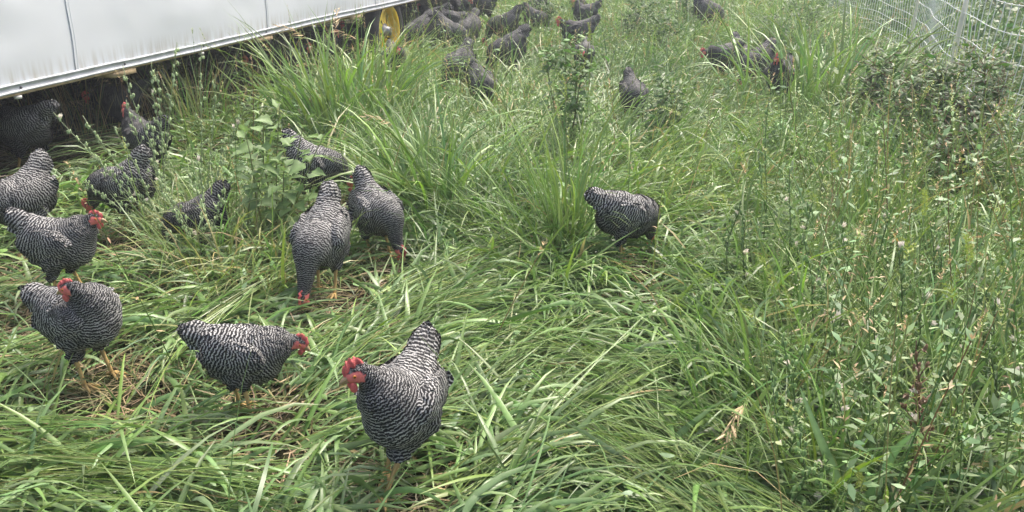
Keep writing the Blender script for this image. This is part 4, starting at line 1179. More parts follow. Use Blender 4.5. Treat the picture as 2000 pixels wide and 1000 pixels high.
# --- the tangle of thin stems, small leaves and seed spikes that fills the right side
def build_tangle(right):
    S, B = Blades(), Blades()
    n = 4200 if right else 3200
    x, y = scatter(n, y0=1.5, y1=7.5 if right else 15.0, pw=1.2, margin=0.8)
    px, py = proj(zroot(x, y))
    p = np.exp(-0.5 * (np.maximum(0, 1620 - px) / 70) ** 2) * np.clip((py - 250) / 200, 0, 1) * np.where(py > 1000, 0.8, 1) * np.clip(0.3 + 1.2 * vnoise(x, y, 0.3, 95), 0, 1)
    if not right:
        p = 0.02 + 0.0 * x
        for (bx, by, rx, ry, w) in ((900, 300, 160, 120, .5), (1080, 330, 120, 120, .5), (420, 330, 120, 110, .45), (690, 200, 110, 70, .6), (950, 130, 160, 60, .5), (1260, 90, 220, 60, .6), (1500, 90, 160, 60, .6), (1580, 220, 120, 60, .5), (1420, 330, 160, 80, .35), (450, 540, 110, 50, .5)):
            p = p + w * np.exp(-0.5 * (((px - bx) / rx) ** 2 + ((py - by) / ry) ** 2))
        p = p * (~near_hen(x, y, 0.14, 0.35, 0.12)) * (~under_coop(x, y, 0.0))
    keep = (rng.random(n) < p) & (x < 3.4); x, y = x[keep], y[keep]; n = len(x)
    H = (rng.uniform(0.38, 0.92, n) if right else rng.uniform(0.4, 0.85, n)) * (0.7 + 0.5 * vnoise(x, y, 0.5, 96))
    az = rng.uniform(0, 6.28, n); el = rng.uniform(1.15, 1.5, n); dr = rng.normal(0.1, 0.25, n); bd = rng.normal(0, 0.5, n)
    c = vary(mixc([np.array([0.27, 0.34, 0.13]), GREEN_A * 1.2, STRAW * 0.8, np.array([0.17, 0.11, 0.06])], np.stack([1.3 * rng.random(n), rng.random(n), np.where(rng.random(n) < 0.12, 2.0, 0.02), np.where(rng.random(n) < 0.05, 2, 0.02)], -1) ** 2 + 1e-3), 0.2)
    w = rng.uniform(0.003, 0.0055, n) * (1 + y / 12)
    for rl in (0.0, 1.57): S.add(zroot(x, y, 0), az, el, H, w, dr, c, 6, bend=bd, roll=np.full(n, rl), shape='stem')
    for i in range(n):          # leaves and buds up each stem, following its curve
        P = S.V[0].reshape(n, 7, 2, 3)[i].mean(1)
        m = rng.integers(7, 16) if right else rng.integers(3, 8); t = rng.uniform(0.2, 1.0, m) * 6; k = np.minimum(t.astype(int), 5)
        q = P[k] + (P[k + 1] - P[k]) * (t - k)[:, None]
        kind = rng.random()
        if kind < 0.5:    L = rng.uniform(0.020, 0.050, m); W = L * 0.4; cc = np.repeat((GREEN_B * 0.6 + BLUE_G * 0.55)[None], m, 0)
        elif kind < 0.8:  L = rng.uniform(0.010, 0.018, m); W = L * 0.65; cc = np.repeat(np.array([[0.30, 0.36, 0.16]]), m, 0)
        else:             L = rng.uniform(0.015, 0.035, m); W = L * 0.22; cc = np.repeat((STRAW * 1.05)[None], m, 0)
        B.add(q, rng.uniform(0, 6.28, m), rng.uniform(-0.2, 1.1, m), L, W, rng.uniform(0, 0.8, m), vary(cc, 0.2), 2, shape='oval', roll=rng.normal(0, 0.4, m))
        if rng.random() < (0.30 if right else 0.7):     # a bristly head at the tip
            m = 26; t = rng.random(m); hl = rng.uniform(0.05, 0.11); d = P[6] - P[5]; d = d / np.linalg.norm(d)
            cc = FR if rng.random() < 0.6 else STRAW
            B.add(P[6] + d * (t * hl)[:, None], rng.uniform(0, 6.28, m), rng.uniform(0.2, 1.1, m), rng.uniform(0.008, 0.016, m), np.full(m, 0.004), np.zeros(m), vary(np.repeat(cc[None], m, 0), 0.15), 2, shape='oval')
    if right:
        tag(obj("weed_stems", S.mesh("weed_stems", M_GRASS)), "tangle of thin weed stems filling the right side", "weed stems", None, "stuff")
        tag(obj("weed_leaves", B.mesh("weed_leaves", M_LEAF)), "small leaves, buds and seed spikes of the tangle at right", "weed leaves", None, "stuff")
    else:
        tag(obj("seed_stalks", S.mesh("seed_stalks", M_GRASS)), "thin seed stalks scattered through the standing grass", "seed stalks", None, "stuff")
        tag(obj("seed_spikes", B.mesh("seed_spikes", M_LEAF)), "pale seed spikes and leaves on the scattered stalks", "seed spikes", None, "stuff")
FR = np.array([0.36, 0.42, 0.14])
build_tangle(True)
build_tangle(False)
STEM_W = np.array([0.32, 0.38, 0.15])
# ------------------------------------------------------------------ tufts, weeds and flowers that stand out one by one
DRY_HEAD = np.array([0.52, 0.40, 0.24]); FRESH_HEAD = np.array([0.34, 0.42, 0.12])
def head_mesh(kind, seed=0):
    """a seed head pointing along +X, about 1 long"""
    r = np.random.default_rng(900 + seed)
    B = Blades()
    if kind == 'foxtail':
        n = 150
        s = r.random(n); a = r.uniform(0, 6.28, n)
        rad = 0.055 * np.sin(np.pi * np.clip(s * 0.9 + 0.08, 0, 1)) ** 0.5
        droop = -0.25 * s ** 2
        root = np.stack([s, rad * np.cos(a) * 0.5, rad * np.sin(a) * 0.5 + droop], -1)
        root[:, 2] += 50
        B.add(root, np.arctan2(np.cos(a), 0.75 + 0 * a), np.sin(a) * 0.9, r.uniform(0.06, 0.12, n), np.full(n, 0.030), np.zeros(n), np.ones((n, 3)) * FRESH_HEAD * r.uniform(0.8, 1.25, (n, 1)), 2, shape='leaf', minz=-1e3)
    elif kind == 'spike':
        n = 210
        s = r.random(n); a = r.uniform(0, 6.28, n)
        rad = 0.075 * (1 - 0.6 * s) * (0.7 + 0.5 * np.sin(s * 40))
        root = np.stack([s, rad * np.cos(a) * 0.4 + 0.05 * np.sin(s * 3), rad * np.sin(a) * 0.4 - 0.15 * s ** 2], -1); root[:, 2] += 50
        B.add(root, np.arctan2(np.cos(a), 0.35 + 0 * a), np.sin(a), rad * r.uniform(0.7, 1.3, n), np.full(n, 0.045), np.zeros(n), np.ones((n, 3)) * np.array([0.30, 0.36, 0.12]) * r.uniform(0.7, 1.3, (n, 1)), 2, shape='oval', minz=-1e3)
    elif kind == 'brome':
        n = 15
        s = np.linspace(0.1, 1, n); side = np.where(np.arange(n) % 2, 1, -1)
        root = np.stack([s, 0.02 * side, 50 - 0.45 * s ** 2], -1)
        L = r.uniform(0.24, 0.36, n)
        col = np.ones((n, 3)) * DRY_HEAD * r.uniform(0.8, 1.2, (n, 1))
        az = side * r.uniform(0.1, 0.7, n); el = r.uniform(-1.2, -0.1, n)
        B.add(root, az, el, L, np.full(n, 0.045), r.uniform(0, 0.3, n), col, 4, shape='oval', roll=r.normal(0, 0.6, n), minz=-1e3, fold=True)
        B.add(root, az, el, L * 1.4, np.full(n, 0.006), r.uniform(0, 0.3, n), col, 2, shape='stem', minz=-1e3)
    elif kind == 'panicle':
        m = 7
        for k in range(m):
            t = k / m; side = 1 if k % 2 else -1
            n = 12
            s = np.linspace(0, 1, n); Lb = 0.42 * (1 - 0.5 * t)
            bx = t * 0.8 + s * Lb * 0.75; by = side * s * Lb * 0.45; bz = 50 - 0.12 * s ** 2 - 0.1 * t * t
            root = np.stack([bx, by, bz], -1)
            B.add(root, side * (0.3 + r.normal(0, 0.5, n)), r.normal(0, 0.5, n), np.full(n, 0.075), np.full(n, 0.032), np.zeros(n), np.ones((n, 3)) * FRESH_HEAD * r.uniform(0.8, 1.2, (n, 1)), 2, shape='oval', minz=-1e3)
    V = np.concatenate(B.V); V[:, 2] -= 50
    B.V = [V]
    if kind in ('brome', 'panicle'):
        pass
    me = B.mesh("seed_head", M_STRAW if kind == 'brome' else M_LEAF)
    return me
_heads = {}
def seed_head(kind, parent, at, direction, size, seed=None):
    k = (kind, (seed if seed is not None else random.randrange(3)) % 3)
    if k not in _heads: _heads[k] = head_mesh(*k)
    d = Vector(direction).normalized()
    o = obj("seed_head", _heads[k], parent, at, d.to_track_quat('X', 'Z').to_euler(), size)
    return o

def stem_path(a, b, bow=0.05, n=10, wig=0.006):
    a = np.asarray(a, float); b = np.asarray(b, float)
    t = np.linspace(0, 1, n)[:, None]
    d = b - a; L = np.linalg.norm(d)
    side = np.cross(d / L, [0, 0, 1.0]); side = side / (np.linalg.norm(side) + 1e-6)
    mid = np.array([0, 0, 1.0])
    P = a + d * t + mid * bow * L * np.sin(np.pi * t) * (0.5 if abs(d[2]) > 0.7 * L else 1.0) + side * wig * np.sin(t * 9 + a[0] * 31)
    return P

def grass_tuft(px, py, n, H, W, label, spread=0.5, lean=(0, 0), foot=0.08, cols=(1, 1, 1, .4, .06), droop=(0.3, 1.9), seeds=(), big=(), group="tall grass tufts", erect=(0.85, 1.5)):
    base = G(px, py); base[2] = float(ground_h(base[0], base[1]))
    root = thing("grass_tuft", label, "grass tuft", tuple(base), 0, group)
    B = Blades()
    n = int(n * 1.55); W = W * 1.22; H = H * 1.1
    a = rng.uniform(0, 6.283, n); rr = foot * np.sqrt(rng.random(n))
    x = base[0] + rr * np.cos(a) * (1 + spread); y = base[1] + rr * np.sin(a)
    az = a + rng.normal(0, 0.7, n)
    # lean (dx to the right, dy away)
    vx = np.cos(az) + lean[0]; vy = np.sin(az) + lean[1]
    az = np.arctan2(vy, vx)
    L = H * rng.uniform(0.55, 1.15, n)
    c = mixc([GREEN_A, GREEN_B, GREEN_C, BLUE_G, STRAW], (rng.random((n, 5)) * np.array(cols)) ** 2 + 1e-4)
    c = vary(c, 0.14)
    B.add(zroot(x, y, -0.005), az, rng.uniform(*erect, n), L, W * rng.uniform(0.55, 1.2, n), rng.uniform(*droop, n), c, 7, tipcol=c * np.array([1.12, 1.05, 0.9]), basecol=c * np.array([1.25, 1.12, 0.95]),
          bend=rng.normal(0, 0.3, n), roll=rng.normal(0, 0.35, n), twist=rng.normal(0, 0.8, n), fold=True, pw=1.8)
    bl = obj("blades", B.mesh("blades", M_GRASS, base), root); bl["kind"] = "stuff"
    for (tx, ty, dY, w, bow) in big:
        B = Blades()
        w = w * 1.7
        tip = RY(tx, ty, base[1] + dY)
        P = stem_path(base, tip, bow, 14, 0.01)
        T = np.gradient(P, axis=0); T /= np.linalg.norm(T, axis=1)[:, None]
        S = np.cross(T, [0.3, 1.0, 0.25]); S /= np.linalg.norm(S, axis=1)[:, None]
        Nv = np.cross(S, T)
        t = np.linspace(0, 1, 14)
        hw = (w / 2 * np.minimum(1, 0.5 + 2 * t) * (1 - t ** 3) + 0.0006)[:, None]
        V = np.stack([P - S * hw + Nv * hw * 0.4, P - Nv * hw * 0.05, P + S * hw + Nv * hw * 0.4], 1).reshape(-1, 3) - base
        Q = [[i * 3 + j, i * 3 + j + 1, i * 3 + j + 4, i * 3 + j + 3] for i in range(13) for j in range(2)]
        cc = vary(np.repeat((GREEN_B * 0.75 + BLUE_G * 0.6)[None], 1, 0), 0.1)[0]
        cl = np.repeat(np.stack([cc, cc * 1.25, cc], 0)[None], 14, 0).reshape(-1, 3)
        obj("blade", mesh_np("blade", V, Q, None, {"col": ('FLOAT_COLOR', cl)}, [M_GRASS]), root)
    for (kind, tx, ty, dY, size) in seeds:
        tip = RY(tx, ty, base[1] + dY)
        P = stem_path(base, tip, 0.06, 10)
        mb = MB(); mb.tube(P - base, np.linspace(0.0026, 0.0012, 10), 5, STRAW * 0.8 if kind == 'brome' else STEM_W * 0.75)
        st = obj("stalk", mb.mesh("stalk", M_STEM, True), root)
        d = P[-1] - P[-2]
        if kind == 'brome': d = d * np.array([1, 1, 0.3])
        seed_head(kind, st, tuple(P[-1] - base), d, size)
    return root

_leafm = {}
def leaf_mesh(kind, seed):
    k = (kind, seed)
    if k in _leafm: return _leafm[k]
    r = np.random.default_rng(300 + seed)
    if kind == 'heart':   prof = [(0, 0.02), (0.04, 0.30), (0.15, 0.46), (0.35, 0.47), (0.6, 0.30), (0.85, 0.10), (1.0, 0.0)]
    elif kind == 'lobed': prof = [(0, 0.02), (0.10, 0.10), (0.22, 0.33), (0.36, 0.40), (0.44, 0.28), (0.62, 0.26), (0.72, 0.16), (1.0, 0.0)]
    elif kind == 'lance': prof = [(0, 0.01), (0.15, 0.09), (0.4, 0.16), (0.7, 0.11), (1.0, 0.0)]
    else:                 prof = [(0, 0.01), (0.12, 0.14), (0.35, 0.27), (0.6, 0.24), (0.82, 0.12), (1.0, 0.0)]
    V, Cc, Q = [], [], []
    base = {'heart': BLUE_G * 1.15, 'lobed': BLUE_G * 0.55 + GREEN_C * 0.45, 'lance': GREEN_B, 'oval': GREEN_A * 0.6 + BLUE_G * 0.5}[kind]
    dr = r.uniform(0.1, 0.45)
    tw = r.normal(0, 0.15)
    for s, w in prof:
        z = -dr * s * s
        for e in (-1, -0.5, 0, 0.5, 1):
            V.append((s, e * w * (1 + r.normal(0, 0.05)), z + abs(e) * w * 0.28 + e * w * tw + 0.02 * math.sin(s * 17 + e * 3) * abs(e)))
            Cc.append(base * (1.22 if e == 0 else 1.0) * r.uniform(0.92, 1.08))
    for i in range(len(prof) - 1):
        for j in range(4): Q.append([i * 5 + j, i * 5 + j + 1, (i + 1) * 5 + j + 1, (i + 1) * 5 + j])
    # petiole
    n0 = len(V)
    for s in (-0.35, 0.0):
        for y_ in (-0.012, 0.012): V.append((s, y_, -0.01)); Cc.append(STEM_W * 0.6)
    Q.append([n0, n0 + 1, n0 + 3, n0 + 2])
    me = mesh_np("leaf", V, Q, None, {"col": ('FLOAT_COLOR', np.clip(Cc, 0, 1))}, [M_LEAF])
    _leafm[k] = me
    return me
def weed(px, py, stems, leafkind, nleaf, lsize, label, bush=0, bushcol=None, bushr=0.16, name="leafy_weed", cat="weed", stemcol=None, rad=0.005, seeds=(), group=None, lo=0.15, dY=0.0, flat=False):
    """stems: list of (tip px, tip py, dY); leaves go round each stem"""
    base = G(px, py); base[2] = float(ground_h(base[0], base[1]))
    root = thing(name, label, cat, tuple(base), 0, group)
    stemcol = STEM_W * 0.45 if stemcol is None else np.asarray(stemcol)
    for si, (tx, ty, dy) in enumerate(stems):
        tip = RY(tx, ty, base[1] + dy)
        off = np.array([rng.normal(0, 0.02), rng.normal(0, 0.02), 0]) * (si > 0)
        P = stem_path(base + off, tip, 0.03, 14, 0.010) - base
        mb = MB(); mb.tube(P, np.linspace(rad, rad * 0.35, 14), 6, np.linspace(1, 1.25, 14)[:, None] * stemcol)
        st = obj("stem", mb.mesh("stem", M_STEM, True), root)
        m = nleaf // len(stems); az0 = rng.uniform(0, 6.28)
        for k in range(m):
            t = lo + (1 - lo) * (k + 0.5) / m
            i = min(int(t * 13), 12); p = P[i] + (P[i + 1] - P[i]) * (t * 13 - i)
            az = az0 + k * 2.4 + rng.normal(0, 0.25); el = rng.uniform(-0.35, 0.55) if t < 0.85 else rng.uniform(0.3, 1.0)
            sz = lsize * np.interp(t, [lo, 0.45, 0.8, 1.0], [0.75, 1.0, 0.85, 0.45]) * rng.uniform(0.7, 1.2)
            d = np.array([math.cos(az) * math.cos(el), math.sin(az) * math.cos(el), math.sin(el)])
            obj("leaf", leaf_mesh(leafkind, random.randrange(4)), root, tuple(p + d * sz * 0.35), (rng.normal(0, 0.3), -el, az), sz)
        if bush:       # side twigs carrying many small leaves
            B = Blades(); mb = MB()
            nt_ = max(6, bush // 14)
            for k in range(nt_):
                t = rng.uniform(0.15, 0.97); i = min(int(t * 13), 12); p = P[i] + (P[i + 1] - P[i]) * (t * 13 - i)
                az = rng.uniform(0, 6.28); el = rng.uniform(0.0, 0.9); Lt = bushr * rng.uniform(0.5, 1.3) * (1.25 - 0.7 * t)
                d = np.array([math.cos(az) * math.cos(el), math.sin(az) * math.cos(el), math.sin(el)])
                q = p + d * Lt
                mb.tube(np.array([p, p + d * Lt * 0.5 + [0, 0, 0.01], q]), [rad * 0.45, rad * 0.35, rad * 0.2], 4, stemcol)
                nl = bush // nt_; u = rng.random(nl)
                rt = p + d * Lt * u[:, None] + rng.normal(0, 0.022, (nl, 3)) + base
                cl = vary(np.repeat((GREEN_A * 0.75 + BLUE_G * 0.2 if bushcol is None else np.asarray(bushcol))[None], nl, 0), 0.25)
                ll = rng.uniform(0.026, 0.062, nl)
                B.add(rt, az + rng.normal(0, 1.0, nl), rng.uniform(-0.5, 0.9, nl), ll, ll * rng.uniform(0.35, 0.55, nl), rng.uniform(0, 0.9, nl), cl, 3, roll=rng.normal(0, 0.5, nl), shape='oval', fold=True)
            tw = obj("twigs", mb.mesh("twigs", M_STEM), st); tw["kind"] = "stuff"
            fo = obj("foliage", B.mesh("foliage", M_LEAF, base), st); fo["kind"] = "stuff"
        for (kind, size, cnt) in seeds:
            for k in range(cnt):
                t = 1.0 if k == 0 else rng.uniform(0.6, 0.97)
                i = min(int(t * 13), 12); p = P[i] + (P[i + 1] - P[i]) * (t * 13 - i)
                az = rng.uniform(0, 6.28); el = 1.2 if k == 0 else rng.uniform(0.2, 0.9)
                seed_head(kind, root, tuple(p), (math.cos(az) * math.cos(el), math.sin(az) * math.cos(el), math.sin(el)), size * (1.3 if k == 0 else rng.uniform(0.6, 1)))
    return root

def flower_mesh(seed, open_=False):
    r = np.random.default_rng(700 + seed)
    B = Blades(); n = 9
    a = np.arange(n) * 2 * math.pi / n
    root = np.stack([0.0015 * np.cos(a), 0.0015 * np.sin(a), np.full(n, 50.0)], -1)
    col = np.ones((n, 3)) * (np.array([0.42, 0.45, 0.72]) if open_ else np.array([0.88, 0.82, 0.74])) * r.uniform(0.9, 1.05, (n, 1))
    B.add(root, a + r.normal(0, 0.2, n), r.uniform(0.3, 0.6, n) if open_ else r.uniform(1.15, 1.5, n), r.uniform(0.014, 0.020, n), np.full(n, 0.0075), (r.uniform(0, 0.5, n) if open_ else r.uniform(-0.5, 0.3, n)), col, 3, shape='leaf', minz=-1e3)
    V = np.concatenate(B.V); V[:, 2] -= 50; B.V = [V]
    return B.mesh("flower", M_PETAL)
_flowers = [flower_mesh(k) for k in range(3)] + [flower_mesh(9, True)]
def chicory(px, py, stems, label, nbranch=6, nflower=4, col=None, rad=0.0026, blue=0, group="chicory plants", blen=0.10):
    base = G(px, py); base[2] = float(ground_h(base[0], base[1]))
    root = thing("chicory_plant", label, "wildflower", tuple(base), 0, group)
    col = GREEN_B * 1.05 if col is None else np.asarray(col)
    tips = []
    for si, (tx, ty, dy) in enumerate(stems):
        tip = RY(tx, ty, base[1] + dy)
        P = stem_path(base + np.array([rng.normal(0, 0.03), rng.normal(0, 0.03), 0]), tip + rng.normal(0, 0.02, 3), rng.normal(0, 0.07), 16, 0.012) - base
        mb = MB(); mb.tube(P, np.linspace(rad, rad * 0.45, 16), 5, col * 0.8)
        B = Blades()
        for k in range(nbranch):
            t = 0.3 + 0.68 * (k + rng.random() * 0.6) / nbranch
            i = min(int(t * 15), 14); p = P[i] + (P[i + 1] - P[i]) * (t * 15 - i)
            ax = (P[i + 1] - P[i]); ax /= np.linalg.norm(ax)
            sd = unit(np.cross(ax, rng.normal(0, 1, 3)))
            d = unit(ax * 0.75 + sd * 0.7)
            Lb = blen * (1.25 - t) * rng.uniform(0.4, 1.5)
            q = p + d * Lb
            mb.tube(np.array([p, p + d * Lb * 0.5 + [0, 0, 0.004], q]), [rad * 0.6, rad * 0.5, rad * 0.35], 4, col)
            for w in (p, q):     # green bud clusters and small bracts
                for _ in range(2): mb.ell(w + rng.normal(0, 0.004, 3), (0.0050, 0.0050, 0.0100), 6, 4, None, col * rng.uniform(1.2, 2.0))
                nb = 2
                B.add(np.repeat((w + base)[None], nb, 0), rng.uniform(0, 6.28, nb), rng.uniform(0, 1.0, nb), rng.uniform(0.012, 0.030, nb), np.full(nb, 0.006), rng.uniform(0, 1, nb), np.ones((nb, 3)) * col * 1.2, 2, shape='oval', minz=-1e3)
            tips.append(q); tips.append(p)
        st = obj("stem", mb.mesh("stem", M_STEM, True), root)
        if B.n: obj("bracts", B.mesh("bracts", M_LEAF, base), st)["kind"] = "stuff"
    idx = rng.permutation(len(tips))[:nflower]
    for j, k in enumerate(idx):
        obj("flower", _flowers[3] if j < blue else _flowers[j % 3], root, tuple(tips[k] + np.array([0, 0, 0.004])), (rng.normal(0, 0.6), rng.normal(0, 0.6), rng.uniform(0, 6)), rng.uniform(1.15, 1.7))
    return root

# ---- tall tufts
T = grass_tuft
T(665, 268, 110, 0.95, 0.021, "large bright tuft of broad grass left of the yellow wheel", 1.2, (-0.1, 0), 0.20, droop=(0.1, 1.4), seeds=[('panicle', 700, 55, 0.1, 0.16), ('brome', 600, 75, 0, 0.20), ('brome', 655, 60, 0.1, 0.2)], erect=(1.0, 1.5))
T(745, 225, 65, 0.8, 0.018, "tall grass tuft standing just below the yellow wheel", 1.0, (0.1, 0), 0.14, seeds=[('brome', 700, 80, 0, 0.2)])
T(845, 425, 70, 0.80, 0.015, "grass tuft leaning up left, right of the hen pecking down to the right", 0.6, (-0.45, 0.1), 0.10, seeds=[('brome', 770, 245, 0, 0.16)])
T(905, 395, 70, 0.6, 0.014, "wide grass tuft in the centre left of the tall slim tuft", 1.4, (0.2, 0), 0.18)
T(1106, 492, 48, 0.78, 0.0080, "tall slim upright grass tuft left of the lone middle hen", 0.3, (-0.1, 0), 0.05, droop=(0.1, 1.1), erect=(1.2, 1.56), seeds=[('panicle', 1105, 195, 0, 0.14)])
T(1075, 500, 60, 0.50, 0.009, "arching grass at the left foot of the tall slim tuft", 1.0, (-0.5, -0.2), 0.10)
T(1040, 330, 60, 0.52, 0.010, "grass tuft behind the tall slim tuft near the pigweed", 1.0, (0.1, 0), 0.16)
T(1595, 222, 120, 0.98, 0.021, "biggest grass tuft at right, spreading in front of the net fence", 1.6, (0.1, 0), 0.26, erect=(0.9, 1.5))
T(1545, 240, 40, 0.25, 0.012, "low grass tuft at the feet of the upright hen near the fence", 1.0, (0.2, -0.2), 0.14)
T(1455, 182, 34, 0.30, 0.011, "arching grass in front of the trio of hens", 1.2, (-0.1, -0.3), 0.15, droop=(0.9, 2.3))
T(1270, 140, 90, 0.50, 0.012, "grass tuft in the upper middle, behind the head down hen", 1.6, (-0.1, 0), 0.26)
T(1330, 80, 80, 0.50, 0.012, "grass tuft at the top, left of the hen alone by the fence", 1.6, (0.1, 0), 0.26)
T(1200, 70, 70, 0.48, 0.012, "grass tuft at the top behind the pigweed's right side", 1.6, (0, 0), 0.26)
T(1228, 238, 14, 0.36, 0.017, "few broad upright blades in front of the head down hen", 0.6, (0.1, 0), 0.06, erect=(1.2, 1.55), droop=(0.1, 0.8))
T(172, 268, 36, 0.62, 0.006, "thin dry grass stalks under the left end of the coop rail", 0.8, (0, 0), 0.10, cols=(.6, .4, .3, .6, .9), erect=(1.2, 1.55), droop=(0, 0.7), seeds=[('brome', 150, 172, 0, 0.26), ('brome', 210, 205, 0, 0.18), ('brome', 60, 300, -0.2, 0.22)])
T(385, 262, 60, 0.72, 0.007, "tall thin grass clump against the dark under the coop", 0.8, (0, 0), 0.12, cols=(1, .8, .5, .6, .6), erect=(1.15, 1.55), droop=(0, 0.9), seeds=[('brome', 350, 190, 0, 0.18)])
T(440, 215, 40, 0.50, 0.007, "dry grass clump at the edge of the coop's shade", 1.0, (0, 0), 0.14, cols=(.7, .5, .3, .6, .9))
T(465, 560, 90, 0.40, 0.0075, "straw mixed grass clump below the broad leaved weed", 1.4, (-0.1, -0.1), 0.14, cols=(1, .7, .5, .6, .8), seeds=[('brome', 330, 545, 0, 0.12)])
T(395, 520, 60, 0.42, 0.008, "grass clump right of the hen with raised head", 1.2, (-0.1, 0), 0.12, cols=(1, .7, .5, .6, .6))
T(520, 505, 50, 0.36, 0.008, "grass around the foot of the broad leaved weed", 1.0, (0.0, 0), 0.12, cols=(1, .7, .5, .6, .5))
T(1682, 500, 30, 0.52, 0.015, "upright broad blades between the chicory at right", 0.6, (0.05, 0), 0.06, erect=(1.25, 1.55), droop=(0.0, 0.8))
T(1770, 480, 50, 0.40, 0.011, "grass clump in front of the dark right weeds", 1.2, (0.0, -0.1), 0.16)
T(1935, 570, 70, 0.45, 0.011, "dark grass clump at the right edge", 1.2, (-0.1, 0), 0.16, cols=(1.4, .5, .4, .5, .1), seeds=[('brome', 1880, 490, -0.1, 0.17), ('brome', 1850, 510, -0.05, 0.17)])
T(1400, 760, 26, 0.36, 0.014, "grass clump with long arching blade in the lower right centre", 1.0, (0.1, 0.1), 0.08, big=[(1520, 572, 0.25, 0.014, 0.16)])
T(1745, 690, 24, 0.30, 0.012, "grass clump with a long blade pointing right at the lower right", 1.0, (0.1, 0.0), 0.08, big=[(1872, 548, 0.1, 0.016, 0.10)], seeds=[('brome', 1650, 600, -0.1, 0.18), ('brome', 1690, 640, -0.15, 0.15), ('brome', 1720, 690, -0.15, 0.13)])
T(1665, 1010, 26, 0.38, 0.015, "coarse broad bladed grass at the bottom right with a yellow green head", 1.0, (0.0, 0.1), 0.07, big=[(1562, 758, 0.05, 0.016, 0.02), (1795, 832, 0.0, 0.017, 0.10), (1975, 935, -0.05, 0.015, 0.14)], seeds=[('spike', 1685, 955, -0.08, 0.15)])
T(1600, 985, 22, 0.40, 0.010, "bright yellow green blades at the bottom right", 0.6, (-0.1, 0.1), 0.05, cols=(.2, .5, 2, .1, .1), erect=(1.1, 1.5), droop=(0, 0.9))
T(1935, 960, 40, 0.34, 0.012, "grass clump in the bottom right corner", 1.0, (0, 0.1), 0.12)
T(590, 790, 40, 0.34, 0.014, "dark broad grass between the two nearest hens", 1.0, (0.2, -0.1), 0.14, cols=(1.4, .8, .3, .7, .05), erect=(0.4, 1.1), droop=(0.8, 2.0))
T(650, 690, 18, 0.22, 0.014, "short broad blades by the face of the hen walking right", 0.8, (0.1, -0.1), 0.06, cols=(1.0, .4, 1.2, .2, .02), erect=(0.9, 1.4))
T(1080, 560, 90, 0.40, 0.014, "fan of broad blades falling towards the camera below the tall slim tuft", 1.2, (-0.2, -0.9), 0.14, erect=(0.6, 1.2), droop=(1.2, 2.4))
T(1250, 520, 70, 0.44, 0.012, "arching grass bowing right below the lone middle hen", 1.2, (0.6, -0.5), 0.14, erect=(0.4, 1.1), droop=(0.9, 2.0))
T(1010, 600, 50, 0.36, 0.013, "drooping broad grass right of the foxtail head", 1.2, (-0.5, -0.6), 0.12, erect=(0.5, 1.1), droop=(1.0, 2.2), seeds=[('foxtail', 780, 540, 0.1, 0.12)])
T(20, 1010, 16, 0.30, 0.018, "broad pale blades arching in the bottom left corner", 1.0, (0.5, 0.0), 0.08, erect=(0.4, 1.2), droop=(1.0, 2.4), big=[(120, 1000, 0.0, 0.02, 0.35)])
T(870, 175, 40, 0.70, 0.006, "thin tall stalks between the wheel and the crowd", 1.0, (0, 0), 0.22, cols=(.8, .8, .6, .4, .5), erect=(1.2, 1.55), droop=(0, 0.9), seeds=[('panicle', 845, 25, 0, 0.14), ('panicle', 925, 30, 0.1, 0.14)])
T(960, 240, 60, 0.46, 0.011, "grass tuft below the dark hen swallowed by grass", 1.4, (0, 0), 0.22)

T(425, 468, 100, 0.46, 0.008, "grass screening the hidden hen left of the broad leaved weed", 1.2, (0, 0), 0.14, cols=(1, .8, .5, .6, .5))
T(345, 455, 60, 0.38, 0.007, "thin grass at the foot of the pale chicory fan", 1.2, (0, 0), 0.12, cols=(1, .8, .5, .6, .5))
T(1390, 150, 70, 0.5, 0.012, "grass tuft left of the trio of hens", 1.4, (0, 0), 0.2)
T(1530, 105, 110, 0.75, 0.012, "tall grass behind the upright hen near the fence", 1.4, (0, 0), 0.22)
T(1560, 50, 90, 0.7, 0.013, "tall grass at the top beside the far end of the fence", 1.4, (0, 0), 0.25)
T(1080, 60, 90, 0.6, 0.012, "tall grass behind the pecking pair's right side", 1.4, (0, 0), 0.25)
T(1460, 20, 90, 0.6, 0.013, "tall grass at the top right of the hen alone by the fence", 1.4, (0, 0), 0.28)
T(1660, 300, 80, 0.5, 0.012, "grass tuft below the biggest tuft at right", 1.4, (0, 0), 0.2)
T(1490, 330, 70, 0.42, 0.012, "grass tuft at the foot of the tallest chicory", 1.2, (0, 0), 0.18)
T(1370, 260, 60, 0.36, 0.011, "low grass tuft right of the slim dark weed", 1.4, (0.3, -0.2), 0.2, droop=(0.9, 2.2))
T(1440, 345, 40, 0.40, 0.010, "grass clump with yellow foxtail heads leaning left in the right middle", 1.2, (-0.3, 0), 0.14, seeds=[('foxtail', 1330, 225, 0.3, 0.16), ('foxtail', 1370, 268, 0.1, 0.14), ('foxtail', 1500, 250, 0.1, 0.14), ('brome', 1530, 290, 0, 0.14)])
T(1560, 640, 60, 0.5, 0.010, "pale grass among the left side of the flowering stand", 1.4, (0, 0), 0.18, seeds=[('panicle', 1530, 470, 0, 0.10), ('spike', 1640, 520, 0, 0.10)])
T(1830, 700, 80, 0.46, 0.010, "pale grass among the right side of the flowering stand", 1.4, (0, 0), 0.2, seeds=[('spike', 1770, 560, 0, 0.10), ('panicle', 1860, 560, 0, 0.10)])
T(1740, 880, 70, 0.42, 0.010, "grass in the middle of the flowering stand near the bottom", 1.4, (0, 0), 0.16, seeds=[('panicle', 1800, 760, 0, 0.08)])
